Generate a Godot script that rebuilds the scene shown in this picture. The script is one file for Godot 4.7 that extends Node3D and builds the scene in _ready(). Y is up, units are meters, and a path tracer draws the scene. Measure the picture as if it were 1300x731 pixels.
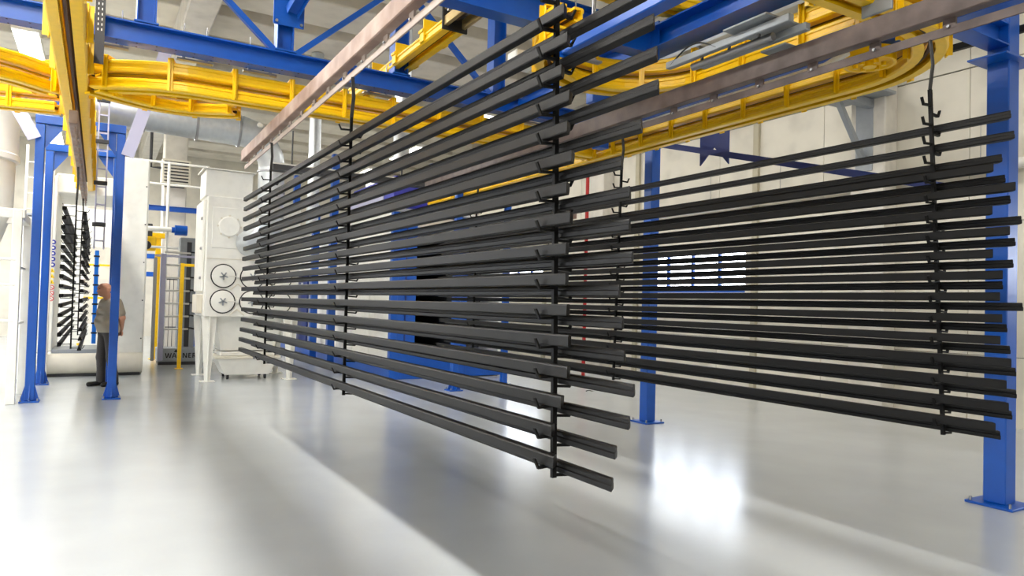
extends Node3D
# Powder-coating hall. -Z runs along the racks, +X to the window wall, y up, metres.

var M := {}
var taken := {}
var rng := RandomNumberGenerator.new()
var cache := {}

# ---------------------------------------------------------------- names and metas
func numbered(called: String) -> String:
	if not taken.has(called):
		taken[called] = 0
		return called
	taken[called] += 1
	return "%s_%03d" % [called, taken[called]]

func tag(o: Node, label := "", category := "", group := "", kind := "") -> Node:
	if label: o.set_meta("label", label)
	if category: o.set_meta("category", category)
	if group: o.set_meta("group", group)
	if kind: o.set_meta("kind", kind)
	return o

func thing(called: String, label: String, category: String, at := Vector3.ZERO, group := "") -> Node3D:
	var o := Node3D.new()
	o.name = numbered(called)
	add_child(o)
	o.position = at
	tag(o, label, category, group)
	return o

func obj(called: String, mesh, m: Material, parent: Node = null, at := Vector3.ZERO, b := Basis()) -> MeshInstance3D:
	var o := MeshInstance3D.new()
	o.mesh = mesh.commit() if mesh is SurfaceTool else mesh
	o.material_override = m
	o.transform = Transform3D(b, at)
	if parent == null:
		o.name = numbered(called)
		add_child(o)
	else:
		o.name = called
		parent.add_child(o, true)
	return o

func struct(called: String, mesh, m: Material) -> MeshInstance3D:
	var o := obj(called, mesh, m)
	o.set_meta("kind", "structure")
	return o

# ---------------------------------------------------------------- mesh helpers
func S() -> SurfaceTool:
	var st := SurfaceTool.new()
	st.begin(Mesh.PRIMITIVE_TRIANGLES)
	st.set_smooth_group(-1)
	return st

func fin(st: SurfaceTool) -> ArrayMesh:
	st.generate_normals()
	return st.commit()

func tri(st: SurfaceTool, a: Vector3, b: Vector3, c: Vector3, n: Vector3) -> void:
	if (a - c).cross(a - b).dot(n) < 0.0:
		var t := b
		b = c
		c = t
	st.add_vertex(a); st.add_vertex(b); st.add_vertex(c)

func quad(st: SurfaceTool, a: Vector3, b: Vector3, c: Vector3, d: Vector3, n: Vector3) -> void:
	tri(st, a, b, c, n)
	tri(st, a, c, d, n)

func box(st: SurfaceTool, c: Vector3, s: Vector3, bev := 0.0, bs := Basis()) -> void:
	var h := s * 0.5
	var ax := [Vector3(1, 0, 0), Vector3(0, 1, 0), Vector3(0, 0, 1)]
	if bev <= 0.0:
		for i in 3:
			var u: Vector3 = ax[(i + 1) % 3] * h[(i + 1) % 3]
			var v: Vector3 = ax[(i + 2) % 3] * h[(i + 2) % 3]
			for sg in [-1.0, 1.0]:
				var n: Vector3 = ax[i] * sg
				var o: Vector3 = n * h[i]
				quad(st, c + bs * (o - u - v), c + bs * (o + u - v), c + bs * (o + u + v), c + bs * (o - u + v), bs * n)
		return
	bev = minf(bev, minf(h.x, minf(h.y, h.z)) * 0.9)
	var q := h - Vector3.ONE * bev
	for i in 3:
		var j := (i + 1) % 3
		var k := (i + 2) % 3
		var u: Vector3 = ax[j] * q[j]
		var v: Vector3 = ax[k] * q[k]
		for sg in [-1.0, 1.0]:
			var n: Vector3 = ax[i] * sg
			var o: Vector3 = n * h[i]
			quad(st, c + bs * (o - u - v), c + bs * (o + u - v), c + bs * (o + u + v), c + bs * (o - u + v), bs * n)
			for sj in [-1.0, 1.0]:
				var m: Vector3 = ax[j] * sj
				var p1: Vector3 = n * h[i] + m * q[j]
				var p2: Vector3 = n * q[i] + m * h[j]
				quad(st, c + bs * (p1 - v), c + bs * (p1 + v), c + bs * (p2 + v), c + bs * (p2 - v), bs * (n + m))
	for sx in [-1.0, 1.0]:
		for sy in [-1.0, 1.0]:
			for sz in [-1.0, 1.0]:
				var g := Vector3(sx, sy, sz)
				tri(st, c + bs * (g * Vector3(h.x, q.y, q.z)), c + bs * (g * Vector3(q.x, h.y, q.z)), c + bs * (g * Vector3(q.x, q.y, h.z)), bs * g)

func boxm(s: Vector3, bev := 0.0) -> ArrayMesh:
	var key := "b%s%s" % [s, bev]
	if not cache.has(key):
		var st := S()
		box(st, Vector3.ZERO, s, bev)
		cache[key] = fin(st)
	return cache[key]

func rect(w: float, h: float) -> PackedVector2Array:
	return PackedVector2Array([Vector2(-w / 2, -h / 2), Vector2(w / 2, -h / 2), Vector2(w / 2, h / 2), Vector2(-w / 2, h / 2)])

func ipoly(w: float, h: float, tf: float, tw: float) -> PackedVector2Array:
	var a := w / 2
	var b := h / 2
	var t := tw / 2
	return PackedVector2Array([Vector2(-a, -b), Vector2(a, -b), Vector2(a, -b + tf), Vector2(t, -b + tf), Vector2(t, b - tf), Vector2(a, b - tf), Vector2(a, b), Vector2(-a, b), Vector2(-a, b - tf), Vector2(-t, b - tf), Vector2(-t, -b + tf), Vector2(-a, -b + tf)])

func cpoly(w: float, h: float, t: float) -> PackedVector2Array: # channel open to +x
	var a := w / 2
	var b := h / 2
	return PackedVector2Array([Vector2(-a, -b), Vector2(a, -b), Vector2(a, -b + t), Vector2(-a + t, -b + t), Vector2(-a + t, b - t), Vector2(a, b - t), Vector2(a, b), Vector2(-a, b)])

# a straight bar of any section from a to b; section y points to up
func bar(st: SurfaceTool, a: Vector3, b: Vector3, poly: PackedVector2Array, up := Vector3.UP, skew := 0.0) -> void:
	var d := (b - a).normalized()
	var sx := up.cross(-d).normalized()
	var sy := (-d).cross(sx).normalized()
	var n := poly.size()
	var area := 0.0
	for i in n:
		area += poly[i].cross(poly[(i + 1) % n])
	for i in n:
		var p := poly[i]
		var q := poly[(i + 1) % n]
		var e := (q - p)
		var o := Vector2(e.y, -e.x) * signf(area)
		var pa := sx * p.x + sy * p.y
		var qa := sx * q.x + sy * q.y
		quad(st, a + pa + d * p.x * skew, a + qa + d * q.x * skew, b + qa + d * q.x * skew, b + pa + d * p.x * skew, sx * o.x + sy * o.y)
	var ix := Geometry2D.triangulate_polygon(poly)
	for i in range(0, ix.size(), 3):
		var v := []
		for j in 3:
			var p := poly[ix[i + j]]
			v.append(sx * p.x + sy * p.y + d * p.x * skew)
		tri(st, a + v[0], a + v[1], a + v[2], -d)
		tri(st, b + v[0], b + v[1], b + v[2], d)

func barm(a: Vector3, b: Vector3, poly: PackedVector2Array, up := Vector3.UP) -> ArrayMesh:
	var st := S()
	bar(st, a, b, poly, up)
	return fin(st)

# a section swept along a path on the level; section y is world up
func sweep(st: SurfaceTool, path: PackedVector3Array, poly: PackedVector2Array) -> void:
	var n := poly.size()
	var area := 0.0
	for i in n:
		area += poly[i].cross(poly[(i + 1) % n])
	var rings := []
	for k in path.size():
		var d := (path[mini(k + 1, path.size() - 1)] - path[maxi(k - 1, 0)]).normalized()
		var sx := Vector3.UP.cross(-d).normalized()
		var r := []
		for p in poly:
			r.append(path[k] + sx * p.x + Vector3.UP * p.y)
		rings.append([r, sx, d])
	for k in path.size() - 1:
		for i in n:
			var j := (i + 1) % n
			var e := poly[j] - poly[i]
			var o := Vector2(e.y, -e.x) * signf(area)
			quad(st, rings[k][0][i], rings[k][0][j], rings[k + 1][0][j], rings[k + 1][0][i], rings[k][1] * o.x + Vector3.UP * o.y)
	var ix := Geometry2D.triangulate_polygon(poly)
	for i in range(0, ix.size(), 3):
		var f: Array = rings[0][0]
		var l: Array = rings[-1][0]
		tri(st, f[ix[i]], f[ix[i + 1]], f[ix[i + 2]], -rings[0][2])
		tri(st, l[ix[i]], l[ix[i + 1]], l[ix[i + 2]], rings[-1][2])

# a round tube along a path, radii may change
func tube(st: SurfaceTool, path: PackedVector3Array, r0: float, r1 := -1.0, seg := 12, caps := true) -> void:
	if r1 < 0.0: r1 = r0
	var rings := []
	var last := Vector3.ZERO
	for k in path.size():
		var d := (path[mini(k + 1, path.size() - 1)] - path[maxi(k - 1, 0)]).normalized()
		if last == Vector3.ZERO:
			last = d.cross(Vector3.UP if absf(d.y) < 0.9 else Vector3.RIGHT).normalized()
		last = (last - d * last.dot(d)).normalized()
		var w := d.cross(last)
		var r := lerpf(r0, r1, float(k) / maxf(1.0, path.size() - 1))
		var ring := []
		for i in seg:
			var t := TAU * i / seg
			ring.append(path[k] + (last * cos(t) + w * sin(t)) * r)
		rings.append(ring)
	st.set_smooth_group(1)
	for k in path.size() - 1:
		for i in seg:
			var j := (i + 1) % seg
			quad(st, rings[k][i], rings[k][j], rings[k + 1][j], rings[k + 1][i], (rings[k][i] + rings[k][j]) * 0.5 - path[k])
	st.set_smooth_group(-1)
	if caps:
		var a: Vector3 = path[0]
		var b: Vector3 = path[path.size() - 1]
		for i in seg:
			var j := (i + 1) % seg
			tri(st, a, rings[0][i], rings[0][j], a - path[1])
			tri(st, b, rings[-1][i], rings[-1][j], b - path[path.size() - 2])

func tubem(path: Array, r0: float, r1 := -1.0, seg := 12, caps := true) -> ArrayMesh:
	var st := S()
	tube(st, PackedVector3Array(path), r0, r1, seg, caps)
	return fin(st)

# lathe about the y axis: profile of (radius, y)
func lathe(st: SurfaceTool, prof: Array, at := Vector3.ZERO, seg := 24, bs := Basis()) -> void:
	for k in prof.size() - 1:
		st.set_smooth_group(k + 2)
		var p: Vector2 = prof[k]
		var q: Vector2 = prof[k + 1]
		for i in seg:
			var t0 := TAU * i / seg
			var t1 := TAU * (i + 1) / seg
			var e0 := Vector3(cos(t0), 0, sin(t0))
			var e1 := Vector3(cos(t1), 0, sin(t1))
			var n := (e0 + e1) * (q.y - p.y) + Vector3.UP * (p.x - q.x) * 2.0
			if absf(q.y - p.y) < 1e-5: n = Vector3.UP * (p.x - q.x)
			var a := at + bs * (e0 * p.x + Vector3.UP * p.y)
			var b := at + bs * (e1 * p.x + Vector3.UP * p.y)
			var c := at + bs * (e1 * q.x + Vector3.UP * q.y)
			var d := at + bs * (e0 * q.x + Vector3.UP * q.y)
			if p.x > 1e-5: tri(st, a, b, c, bs * n)
			if q.x > 1e-5: tri(st, a, c, d, bs * n)
	st.set_smooth_group(-1)

func lathem(prof: Array, seg := 24) -> ArrayMesh:
	var st := S()
	lathe(st, prof, Vector3.ZERO, seg)
	return fin(st)

# a flat plate: polygon in the plane (u, v), thickness t along w, centred on its plane
func plate(st: SurfaceTool, poly: PackedVector2Array, o: Vector3, u: Vector3, v: Vector3, t: float) -> void:
	var w := u.cross(v).normalized()
	bar(st, o - w * t / 2, o + w * t / 2, poly, v)

# ---------------------------------------------------------------- materials
func noise_tex(freq: float, ramp: Array, seed_ := 1, size := 512, kind := FastNoiseLite.TYPE_SIMPLEX_SMOOTH, octaves := 4, as_normal := false) -> Texture2D:
	var f := FastNoiseLite.new()
	f.seed = seed_
	f.noise_type = kind
	f.frequency = freq
	f.fractal_octaves = octaves
	var im: Image = f.get_seamless_image(size, size)
	im.convert(Image.FORMAT_RGBA8)
	if as_normal:
		im.bump_map_to_normal_map(3.0)
		return ImageTexture.create_from_image(im)
	var g := Gradient.new()
	g.offsets = PackedFloat32Array(ramp.map(func(e): return e[0]))
	g.colors = PackedColorArray(ramp.map(func(e): return e[1]))
	for y in size:
		for x in size:
			im.set_pixel(x, y, g.sample(im.get_pixel(x, y).r))
	return ImageTexture.create_from_image(im)

func grey(v: float) -> Color:
	return Color(v, v, v)

func mat(c: Color, rough := 0.5, metal := 0.0, tex: Texture2D = null, scale := 1.0, rtex: Texture2D = null) -> StandardMaterial3D:
	var m := StandardMaterial3D.new()
	m.albedo_color = c
	m.roughness = rough
	m.metallic = metal
	if tex or rtex:
		m.uv1_triplanar = true
		m.uv1_world_triplanar = true
		m.uv1_scale = Vector3.ONE * scale
	if tex: m.albedo_texture = tex
	if rtex:
		m.roughness_texture = rtex
		m.roughness_texture_channel = BaseMaterial3D.TEXTURE_CHANNEL_RED
	return m

func materials() -> void:
	var soft := noise_tex(0.012, [[0.0, grey(0.90)], [0.5, grey(0.97)], [1.0, grey(1.0)]], 3, 256)
	var paint := noise_tex(0.03, [[0.0, grey(0.955)], [0.5, grey(0.985)], [1.0, grey(1.0)]], 9, 256)
	var fl := noise_tex(0.008, [[0.0, grey(0.955)], [1.0, grey(1.0)]], 5, 1024, FastNoiseLite.TYPE_SIMPLEX_SMOOTH, 3)
	M.floor = mat(Color(0.72, 0.735, 0.74), 0.21, 0.0, fl, 0.11)
	M.wall = mat(Color(0.86, 0.84, 0.785), 0.75, 0.0, soft, 0.3)
	M.wall_post = mat(Color(0.72, 0.69, 0.60), 0.7, 0.0, soft, 0.5)
	M.joint = mat(Color(0.45, 0.44, 0.41), 0.9)
	M.conc = mat(Color(0.85, 0.825, 0.77), 0.85, 0.0, soft, 0.4)
	M.conc2 = mat(Color(0.84, 0.82, 0.78), 0.85, 0.0, soft, 0.6)
	M.blue = mat(Color(0.0, 0.32, 0.70), 0.36, 0.0, paint, 0.8)
	M.blue_dark = mat(Color(0.05, 0.16, 0.44), 0.42, 0.0, paint, 0.8)
	M.violet = mat(Color(0.20, 0.22, 0.68), 0.4, 0.0, paint, 0.8)
	M.yellow = mat(Color(1.0, 0.80, 0.0), 0.34, 0.0, paint, 1.2)
	var rust := noise_tex(0.006, [[0.0, Color(0.47, 0.38, 0.34)], [0.4, Color(0.54, 0.44, 0.39)], [0.6, Color(0.58, 0.49, 0.44)], [1.0, Color(0.66, 0.58, 0.53)]], 21, 512, FastNoiseLite.TYPE_SIMPLEX_SMOOTH, 5)
	M.rust = mat(Color.WHITE, 0.55, 0.0, rust, 0.9)
	var rust2 := noise_tex(0.006, [[0.0, Color(0.25, 0.20, 0.19)], [0.5, Color(0.34, 0.29, 0.275)], [0.8, Color(0.40, 0.34, 0.32)], [1.0, Color(0.46, 0.39, 0.36)]], 25, 512, FastNoiseLite.TYPE_SIMPLEX_SMOOTH, 5)
	M.rust_dark = mat(Color.WHITE, 0.5, 0.0, rust2, 0.9)
	M.strip = mat(Color(0.62, 0.56, 0.52), 0.55, 0.0, paint, 1.5)
	M.black = mat(Color(0.075, 0.072, 0.069), 0.42)
	M.black.metallic_specular = 0.28
	M.black2 = mat(Color(0.068, 0.066, 0.065), 0.5)
	M.black2.metallic_specular = 0.25
	M.steel_dark = mat(Color(0.17, 0.165, 0.16), 0.55, 0.3)
	M.steel = mat(Color(0.62, 0.62, 0.63), 0.4, 0.8)
	var galv := noise_tex(0.03, [[0.0, Color(0.77, 0.79, 0.81)], [1.0, Color(0.84, 0.86, 0.87)]], 31, 256, FastNoiseLite.TYPE_CELLULAR, 2)
	M.galv = mat(Color.WHITE, 0.34, 0.75, galv, 1.5)
	M.grey = mat(Color(0.60, 0.62, 0.64), 0.5, 0.2, paint, 1.0)
	M.dark_grey = mat(Color(0.22, 0.22, 0.23), 0.55)
	M.white = mat(Color(0.93, 0.925, 0.895), 0.42, 0.0, paint, 0.5)
	M.cream = mat(Color(0.87, 0.845, 0.78), 0.5, 0.0, paint, 0.5)
	M.silver = mat(Color(0.70, 0.70, 0.80), 0.45, 0.3)
	M.red = mat(Color(0.66, 0.08, 0.07), 0.45)
	M.pipe = mat(Color(0.86, 0.85, 0.82), 0.35, 0.2)
	M.chain = mat(Color(0.28, 0.19, 0.12), 0.6, 0.3)
	M.gold = mat(Color(0.72, 0.63, 0.42), 0.35, 0.7)
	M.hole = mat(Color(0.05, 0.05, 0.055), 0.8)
	M.skin = mat(Color(0.80, 0.58, 0.47), 0.55)
	M.shirt = mat(Color(0.64, 0.60, 0.53), 0.85)
	M.trousers = mat(Color(0.24, 0.225, 0.22), 0.85)
	M.shoe = mat(Color(0.06, 0.06, 0.065), 0.5)
	M.rubber = mat(Color(0.07, 0.07, 0.075), 0.6)
	M.sticker_blue = mat(Color(0.15, 0.2, 0.62), 0.5)
	M.sticker_yellow = mat(Color(0.98, 0.82, 0.05), 0.5)
	M.sticker_red = mat(Color(0.85, 0.2, 0.22), 0.5)
	M.cyan = mat(Color(0.03, 0.42, 0.80), 0.4)
	M.lamp = mat(Color.WHITE, 0.5)
	M.lamp.emission_enabled = true
	M.lamp.emission = Color(1.0, 0.98, 0.94)
	M.lamp.emission_energy_multiplier = 6.0
	var g := StandardMaterial3D.new()
	g.albedo_color = Color(0.92, 0.96, 1.0, 0.08)
	g.transparency = BaseMaterial3D.TRANSPARENCY_ALPHA
	g.roughness = 0.02
	M.glass = g

# ---------------------------------------------------------------- signed-distance body mesher
func sdf_mesh(bones: Array, k: float, cell: float, ylo := -9.0, yhi := 9.0) -> ArrayMesh:
	var lo := Vector3.ONE * 99.0
	var hi := Vector3.ONE * -99.0
	for b in bones:
		var r: float = maxf(b[2], b[3]) + cell * 2.0 + k * 0.3
		for p in [b[0], b[1]]:
			lo = lo.min(p - Vector3.ONE * r)
			hi = hi.max(p + Vector3.ONE * r)
	var nx := int((hi.x - lo.x) / cell) + 2
	var ny := int((hi.y - lo.y) / cell) + 2
	var nz := int((hi.z - lo.z) / cell) + 2
	var fld := PackedFloat32Array()
	fld.resize(nx * ny * nz)
	fld.fill(1.0)
	for b in bones:
		var a: Vector3 = b[0]
		var e: Vector3 = b[1] - b[0]
		var ra: float = b[2]
		var rb: float = b[3]
		var r := maxf(ra, rb) + cell * 2.5 + k
		var l0 := ((a.min(b[1]) - Vector3.ONE * r - lo) / cell).max(Vector3.ZERO)
		var l1 := (a.max(b[1]) + Vector3.ONE * r - lo) / cell
		var ee := maxf(e.length_squared(), 1e-9)
		for z in range(int(l0.z), mini(nz, int(l1.z) + 2)):
			for y in range(int(l0.y), mini(ny, int(l1.y) + 2)):
				var o := (z * ny + y) * nx
				for x in range(int(l0.x), mini(nx, int(l1.x) + 2)):
					var p := lo + Vector3(x, y, z) * cell - a
					var t := clampf(p.dot(e) / ee, 0.0, 1.0)
					var d := (p - e * t).length() - lerpf(ra, rb, t)
					var f := fld[o + x]
					var h := maxf(k - absf(d - f), 0.0)
					fld[o + x] = minf(d, f) - h * h / (4.0 * k)
	if ylo > -8.0 or yhi < 8.0:
		for z in nz:
			for y in ny:
				var wy := lo.y + y * cell
				var cut := maxf(ylo - wy, wy - yhi)
				var o := (z * ny + y) * nx
				for x in nx:
					fld[o + x] = maxf(fld[o + x], cut)
	var idx := PackedInt32Array()
	idx.resize(nx * ny * nz)
	idx.fill(-1)
	var vs := PackedVector3Array()
	var corner := [0, 1, nx, nx + 1, nx * ny, nx * ny + 1, nx * ny + nx, nx * ny + nx + 1]
	var edges := [[0, 1], [2, 3], [4, 5], [6, 7], [0, 2], [1, 3], [4, 6], [5, 7], [0, 4], [1, 5], [2, 6], [3, 7]]
	for z in nz - 1:
		for y in ny - 1:
			for x in nx - 1:
				var o := (z * ny + y) * nx + x
				var inside := 0
				for c in corner:
					if fld[o + c] < 0.0: inside += 1
				if inside == 0 or inside == 8: continue
				var sum := Vector3.ZERO
				var cnt := 0
				for e in edges:
					var fa := fld[o + corner[e[0]]]
					var fb := fld[o + corner[e[1]]]
					if (fa < 0.0) == (fb < 0.0): continue
					var t := fa / (fa - fb)
					var pa := Vector3(e[0] & 1, (e[0] >> 1) & 1, e[0] >> 2)
					var pb := Vector3(e[1] & 1, (e[1] >> 1) & 1, e[1] >> 2)
					sum += pa.lerp(pb, t)
					cnt += 1
				idx[o] = vs.size()
				vs.append(lo + (Vector3(x, y, z) + sum / cnt) * cell)
	var st := S()
	st.set_smooth_group(1)
	for z in range(1, nz - 1):
		for y in range(1, ny - 1):
			for x in range(1, nx - 1):
				var o := (z * ny + y) * nx + x
				var f0 := fld[o] < 0.0
				var steps := [1, nx, nx * ny]
				for a in 3:
					if f0 == (fld[o + steps[a]] < 0.0): continue
					var s1: int = steps[(a + 1) % 3]
					var s2: int = steps[(a + 2) % 3]
					var q := [idx[o], idx[o - s1], idx[o - s1 - s2], idx[o - s2]]
					if q.min() < 0: continue
					var n := Vector3.ZERO
					n[a] = 1.0 if f0 else -1.0
					quad(st, vs[q[0]], vs[q[1]], vs[q[2]], vs[q[3]], n)
	return fin(st)

const ORD := ["first", "second", "third", "fourth", "fifth", "sixth", "seventh", "eighth", "ninth", "tenth", "eleventh", "twelfth", "thirteenth", "fourteenth", "fifteenth", "sixteenth"]

# ---------------------------------------------------------------- shared pieces
func column(called: String, label: String, at: Vector3, w: float, h: float, group: String, gusset := false) -> Node3D:
	var t := thing(called, label, "column", at, group)
	obj("shaft", boxm(Vector3(w, h - 0.02, w), 0.008), M.blue, t, Vector3(0, h / 2 + 0.01, 0))
	var pw := w * 2.1
	obj("base_plate", boxm(Vector3(pw, 0.02, pw), 0.003), M.blue, t, Vector3(0, 0.01, 0))
	if gusset:
		for k in 4:
			var st := S()
			var dir := Vector3.RIGHT.rotated(Vector3.UP, k * PI / 2)
			plate(st, PackedVector2Array([Vector2(w / 2, 0), Vector2(pw / 2 - 0.005, 0), Vector2(w / 2, 0.22)]), Vector3(0, 0.02, 0), dir, Vector3.UP, 0.012)
			obj("gusset", fin(st), M.blue, t)
	for sx in [-1, 1]:
		for sz in [-1, 1]:
			obj("bolt", tubem([Vector3.ZERO, Vector3(0, 0.035, 0)], 0.011, -1, 6), M.steel, t, Vector3(sx * pw * 0.41, 0.02, sz * pw * 0.41))
	return t

func beam(called: String, label: String, a: Vector3, b: Vector3, w: float, h: float, group: String, ends := false) -> Node3D:
	var t := thing(called, label, "beam", a, group)
	obj("profile", barm(Vector3.ZERO, b - a, ipoly(w, h, 0.014, 0.012)), M.blue, t)
	if ends:
		var d := (b - a).normalized()
		for e in [Vector3.ZERO, b - a]:
			obj("end_plate", barm(e - d * 0.01, e + d * 0.01, rect(w + 0.03, h + 0.1)), M.blue, t)
	return t

# power-and-free conveyor track; path is the centre of the underside
func track(label: String, path: PackedVector3Array, pitch := 0.6, single := false) -> Node3D:
	var t := thing("conveyor_track", label, "conveyor track", path[0], "yellow overhead conveyor tracks")
	var p := PackedVector3Array()
	for q in path: p.append(q - path[0])
	for lv in [[0.0, 0.10, "lower_rail"], [0.155, 0.115, "upper_rail"]]:
		if single and lv[0] > 0.0: continue
		for s in [-1.0, 1.0]:
			var poly := PackedVector2Array()
			var hh: float = lv[1]
			var prof := [Vector2(0.035, 0), Vector2(0.105, 0), Vector2(0.118, 0.012), Vector2(0.118, hh * 0.3), Vector2(0.108, hh * 0.36), Vector2(0.108, hh * 0.64), Vector2(0.118, hh * 0.7), Vector2(0.118, hh - 0.012), Vector2(0.105, hh), Vector2(0.035, hh), Vector2(0.035, hh - 0.02), Vector2(0.098, hh - 0.02), Vector2(0.098, 0.02), Vector2(0.035, 0.02)]
			for v in prof: poly.append(Vector2(v.x * s, v.y + lv[0]))
			var st := S()
			sweep(st, p, poly)
			obj(lv[2], fin(st), M.yellow, t)
	var ch := S()
	if not single: sweep(ch, p, PackedVector2Array([Vector2(-0.022, 0.17), Vector2(0.022, 0.17), Vector2(0.022, 0.215), Vector2(-0.022, 0.215)]))
	if not single: obj("chain", fin(ch), M.chain, t)
	var ch2 := S()
	sweep(ch2, p, PackedVector2Array([Vector2(-0.012, 0.035), Vector2(0.012, 0.035), Vector2(0.012, 0.06), Vector2(-0.012, 0.06)]))
	obj("free_rail", fin(ch2), M.chain, t)
	# yokes that hold the rails together
	if not cache.has("yokelow"):
		var y := S()
		box(y, Vector3(0, 0.115, 0), Vector3(0.30, 0.03, 0.10), 0.003)
		box(y, Vector3(0, 0.18, 0.0), Vector3(0.24, 0.13, 0.014), 0.003)
		for s in [-1.0, 1.0]:
			box(y, Vector3(s * 0.128, 0.07, 0), Vector3(0.018, 0.12, 0.10), 0.003)
		cache["yokelow"] = fin(y)
	if not cache.has("yoke"):
		var y := S()
		for s in [-1.0, 1.0]:
			box(y, Vector3(s * 0.126, 0.15, 0), Vector3(0.014, 0.315, 0.05), 0.003)
			box(y, Vector3(s * 0.15, 0.15, 0), Vector3(0.035, 0.29, 0.008))
		box(y, Vector3(0, 0.300, 0), Vector3(0.266, 0.014, 0.05), 0.003)
		cache["yoke"] = fin(y)
	var run := 0.0
	var next := 0.15
	for k in p.size() - 1:
		var seg := p[k + 1] - p[k]
		var l := seg.length()
		while next <= run + l:
			var d := seg.normalized()
			var bs := Basis(Vector3.UP.cross(-d).normalized(), Vector3.UP, -d)
			obj("yoke", cache["yokelow" if single else "yoke"], M.yellow, t, p[k] + d * (next - run), bs)
			next += pitch
		run += l
	return t

func arc(c: Vector3, r: float, a0: float, a1: float, n := 14) -> Array:
	var out := []
	for i in n + 1:
		var a := deg_to_rad(lerpf(a0, a1, float(i) / n))
		out.append(c + Vector3(cos(a), 0, sin(a)) * r)
	return out

func hanger_rods(label: String, at: Vector3, y0: float, y1: float, along: Vector3, group: String) -> void:
	var t := thing("hanger_rods", label, "hanger", at, group)
	for s in [-1.0, 1.0]:
		obj("rod", tubem([Vector3(0, y0 - at.y, 0), Vector3(0, y1 - at.y, 0)], 0.007, -1, 6), M.steel, t, along * 0.1 * s)
		obj("nut", boxm(Vector3(0.03, 0.025, 0.03), 0.004), M.steel, t, along * 0.1 * s + Vector3(0, y0 - at.y + 0.03, 0))
	obj("clamp_plate", barm(-along * 0.16, along * 0.16, rect(0.06, 0.016)), M.steel, t, Vector3(0, y0 - at.y + 0.012, 0))

func carrier_bar(label: String, at: Vector3, length: float, m: Material, sm: Material) -> Node3D:
	# at: centre of the underside of the tube at its far end; runs to +z
	var t := thing("carrier_bar", label, "load bar", at, "brown load bars")
	obj("tube", boxm(Vector3(0.075, 0.13, length), 0.006), m, t, Vector3(0, 0.065, length / 2))
	obj("end_cap", boxm(Vector3(0.07, 0.125, 0.004), 0.0), M.hole, t, Vector3(0, 0.065, -0.002))
	obj("flat_strip", boxm(Vector3(0.012, 0.05, length + 0.1), 0.002), sm, t, Vector3(0.02, -0.065, length / 2))
	var n := int(length / 0.42)
	for i in n:
		var z := 0.2 + i * 0.42
		var b := obj("bracket", boxm(Vector3(0.014, 0.075, 0.07), 0.002), sm, t, Vector3(0.02, -0.02, z))
		obj("bolt", tubem([Vector3(-0.02, 0, 0), Vector3(0.02, 0, 0)], 0.009, -1, 6), M.steel, b, Vector3(0, -0.025, 0))
	return t

# hanging bar with hooks on both sides; rows: [left heights, right heights]
func hanger(label: String, top: Vector3, bottom: Vector3, rows: Array, reach: float, attach: Vector3, group: String) -> Node3D:
	var t := thing("hook_bar", label, "hook bar", bottom, group)
	var d := top - bottom
	obj("bar", barm(Vector3.ZERO, d, rect(0.019, 0.017), Vector3(0, 0, 1)), M.black2, t)
	var st := S()
	bar(st, d, d + (attach - top) * 0.5 + Vector3(0.008, 0, 0.01), rect(0.024, 0.007), Vector3(0, 0, 1))
	bar(st, d + (attach - top) * 0.5 + Vector3(0.008, 0, 0.01), attach - bottom, rect(0.024, 0.007), Vector3(0, 0, 1))
	obj("strap", fin(st), M.steel_dark, t)
	for side in 2:
		var s := -1.0 if side == 0 else 1.0
		var key := "hook%s%s" % [s, reach]
		if not cache.has(key):
			var h := S()
			var e := reach + 0.024
			bar(h, Vector3(s * 0.007, 0, 0), Vector3(s * e, -0.004, 0), rect(0.02, 0.009), Vector3.UP)
			bar(h, Vector3(s * e, -0.008, 0), Vector3(s * (e + 0.020), 0.031, 0), rect(0.014, 0.007), Vector3(s, 0, 0))
			cache[key] = fin(h)
		for y in rows[side]:
			var f: float = (y - 0.008 - bottom.y) / d.y
			if f < 0.0 or f > 1.0: continue
			obj("hook", cache[key], M.black2, t, d * f)
	return t

func profile_mesh(length: float, side: int) -> ArrayMesh:
	var key := "prof%s%s" % [length, side]
	if not cache.has(key):
		var poly := PackedVector2Array([Vector2(-0.018, 0), Vector2(0.018, 0), Vector2(0.021, 0.004), Vector2(0.021, 0.019), Vector2(0.015, 0.023), Vector2(0.015, 0.034), Vector2(0.011, 0.041), Vector2(-0.011, 0.041), Vector2(-0.015, 0.034), Vector2(-0.015, 0.023), Vector2(-0.021, 0.019), Vector2(-0.021, 0.004)])
		if side == 0:
			poly = PackedVector2Array([Vector2(-0.014, 0), Vector2(0.018, 0), Vector2(0.021, 0.004), Vector2(0.021, 0.038), Vector2(0.017, 0.043), Vector2(-0.017, 0.043), Vector2(-0.022, 0.039), Vector2(-0.022, 0.020)])
		var st := S()
		bar(st, Vector3.ZERO, Vector3(0, 0, length), poly, Vector3.UP, 0.9)
		cache[key] = fin(st)
	return cache[key]

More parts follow.
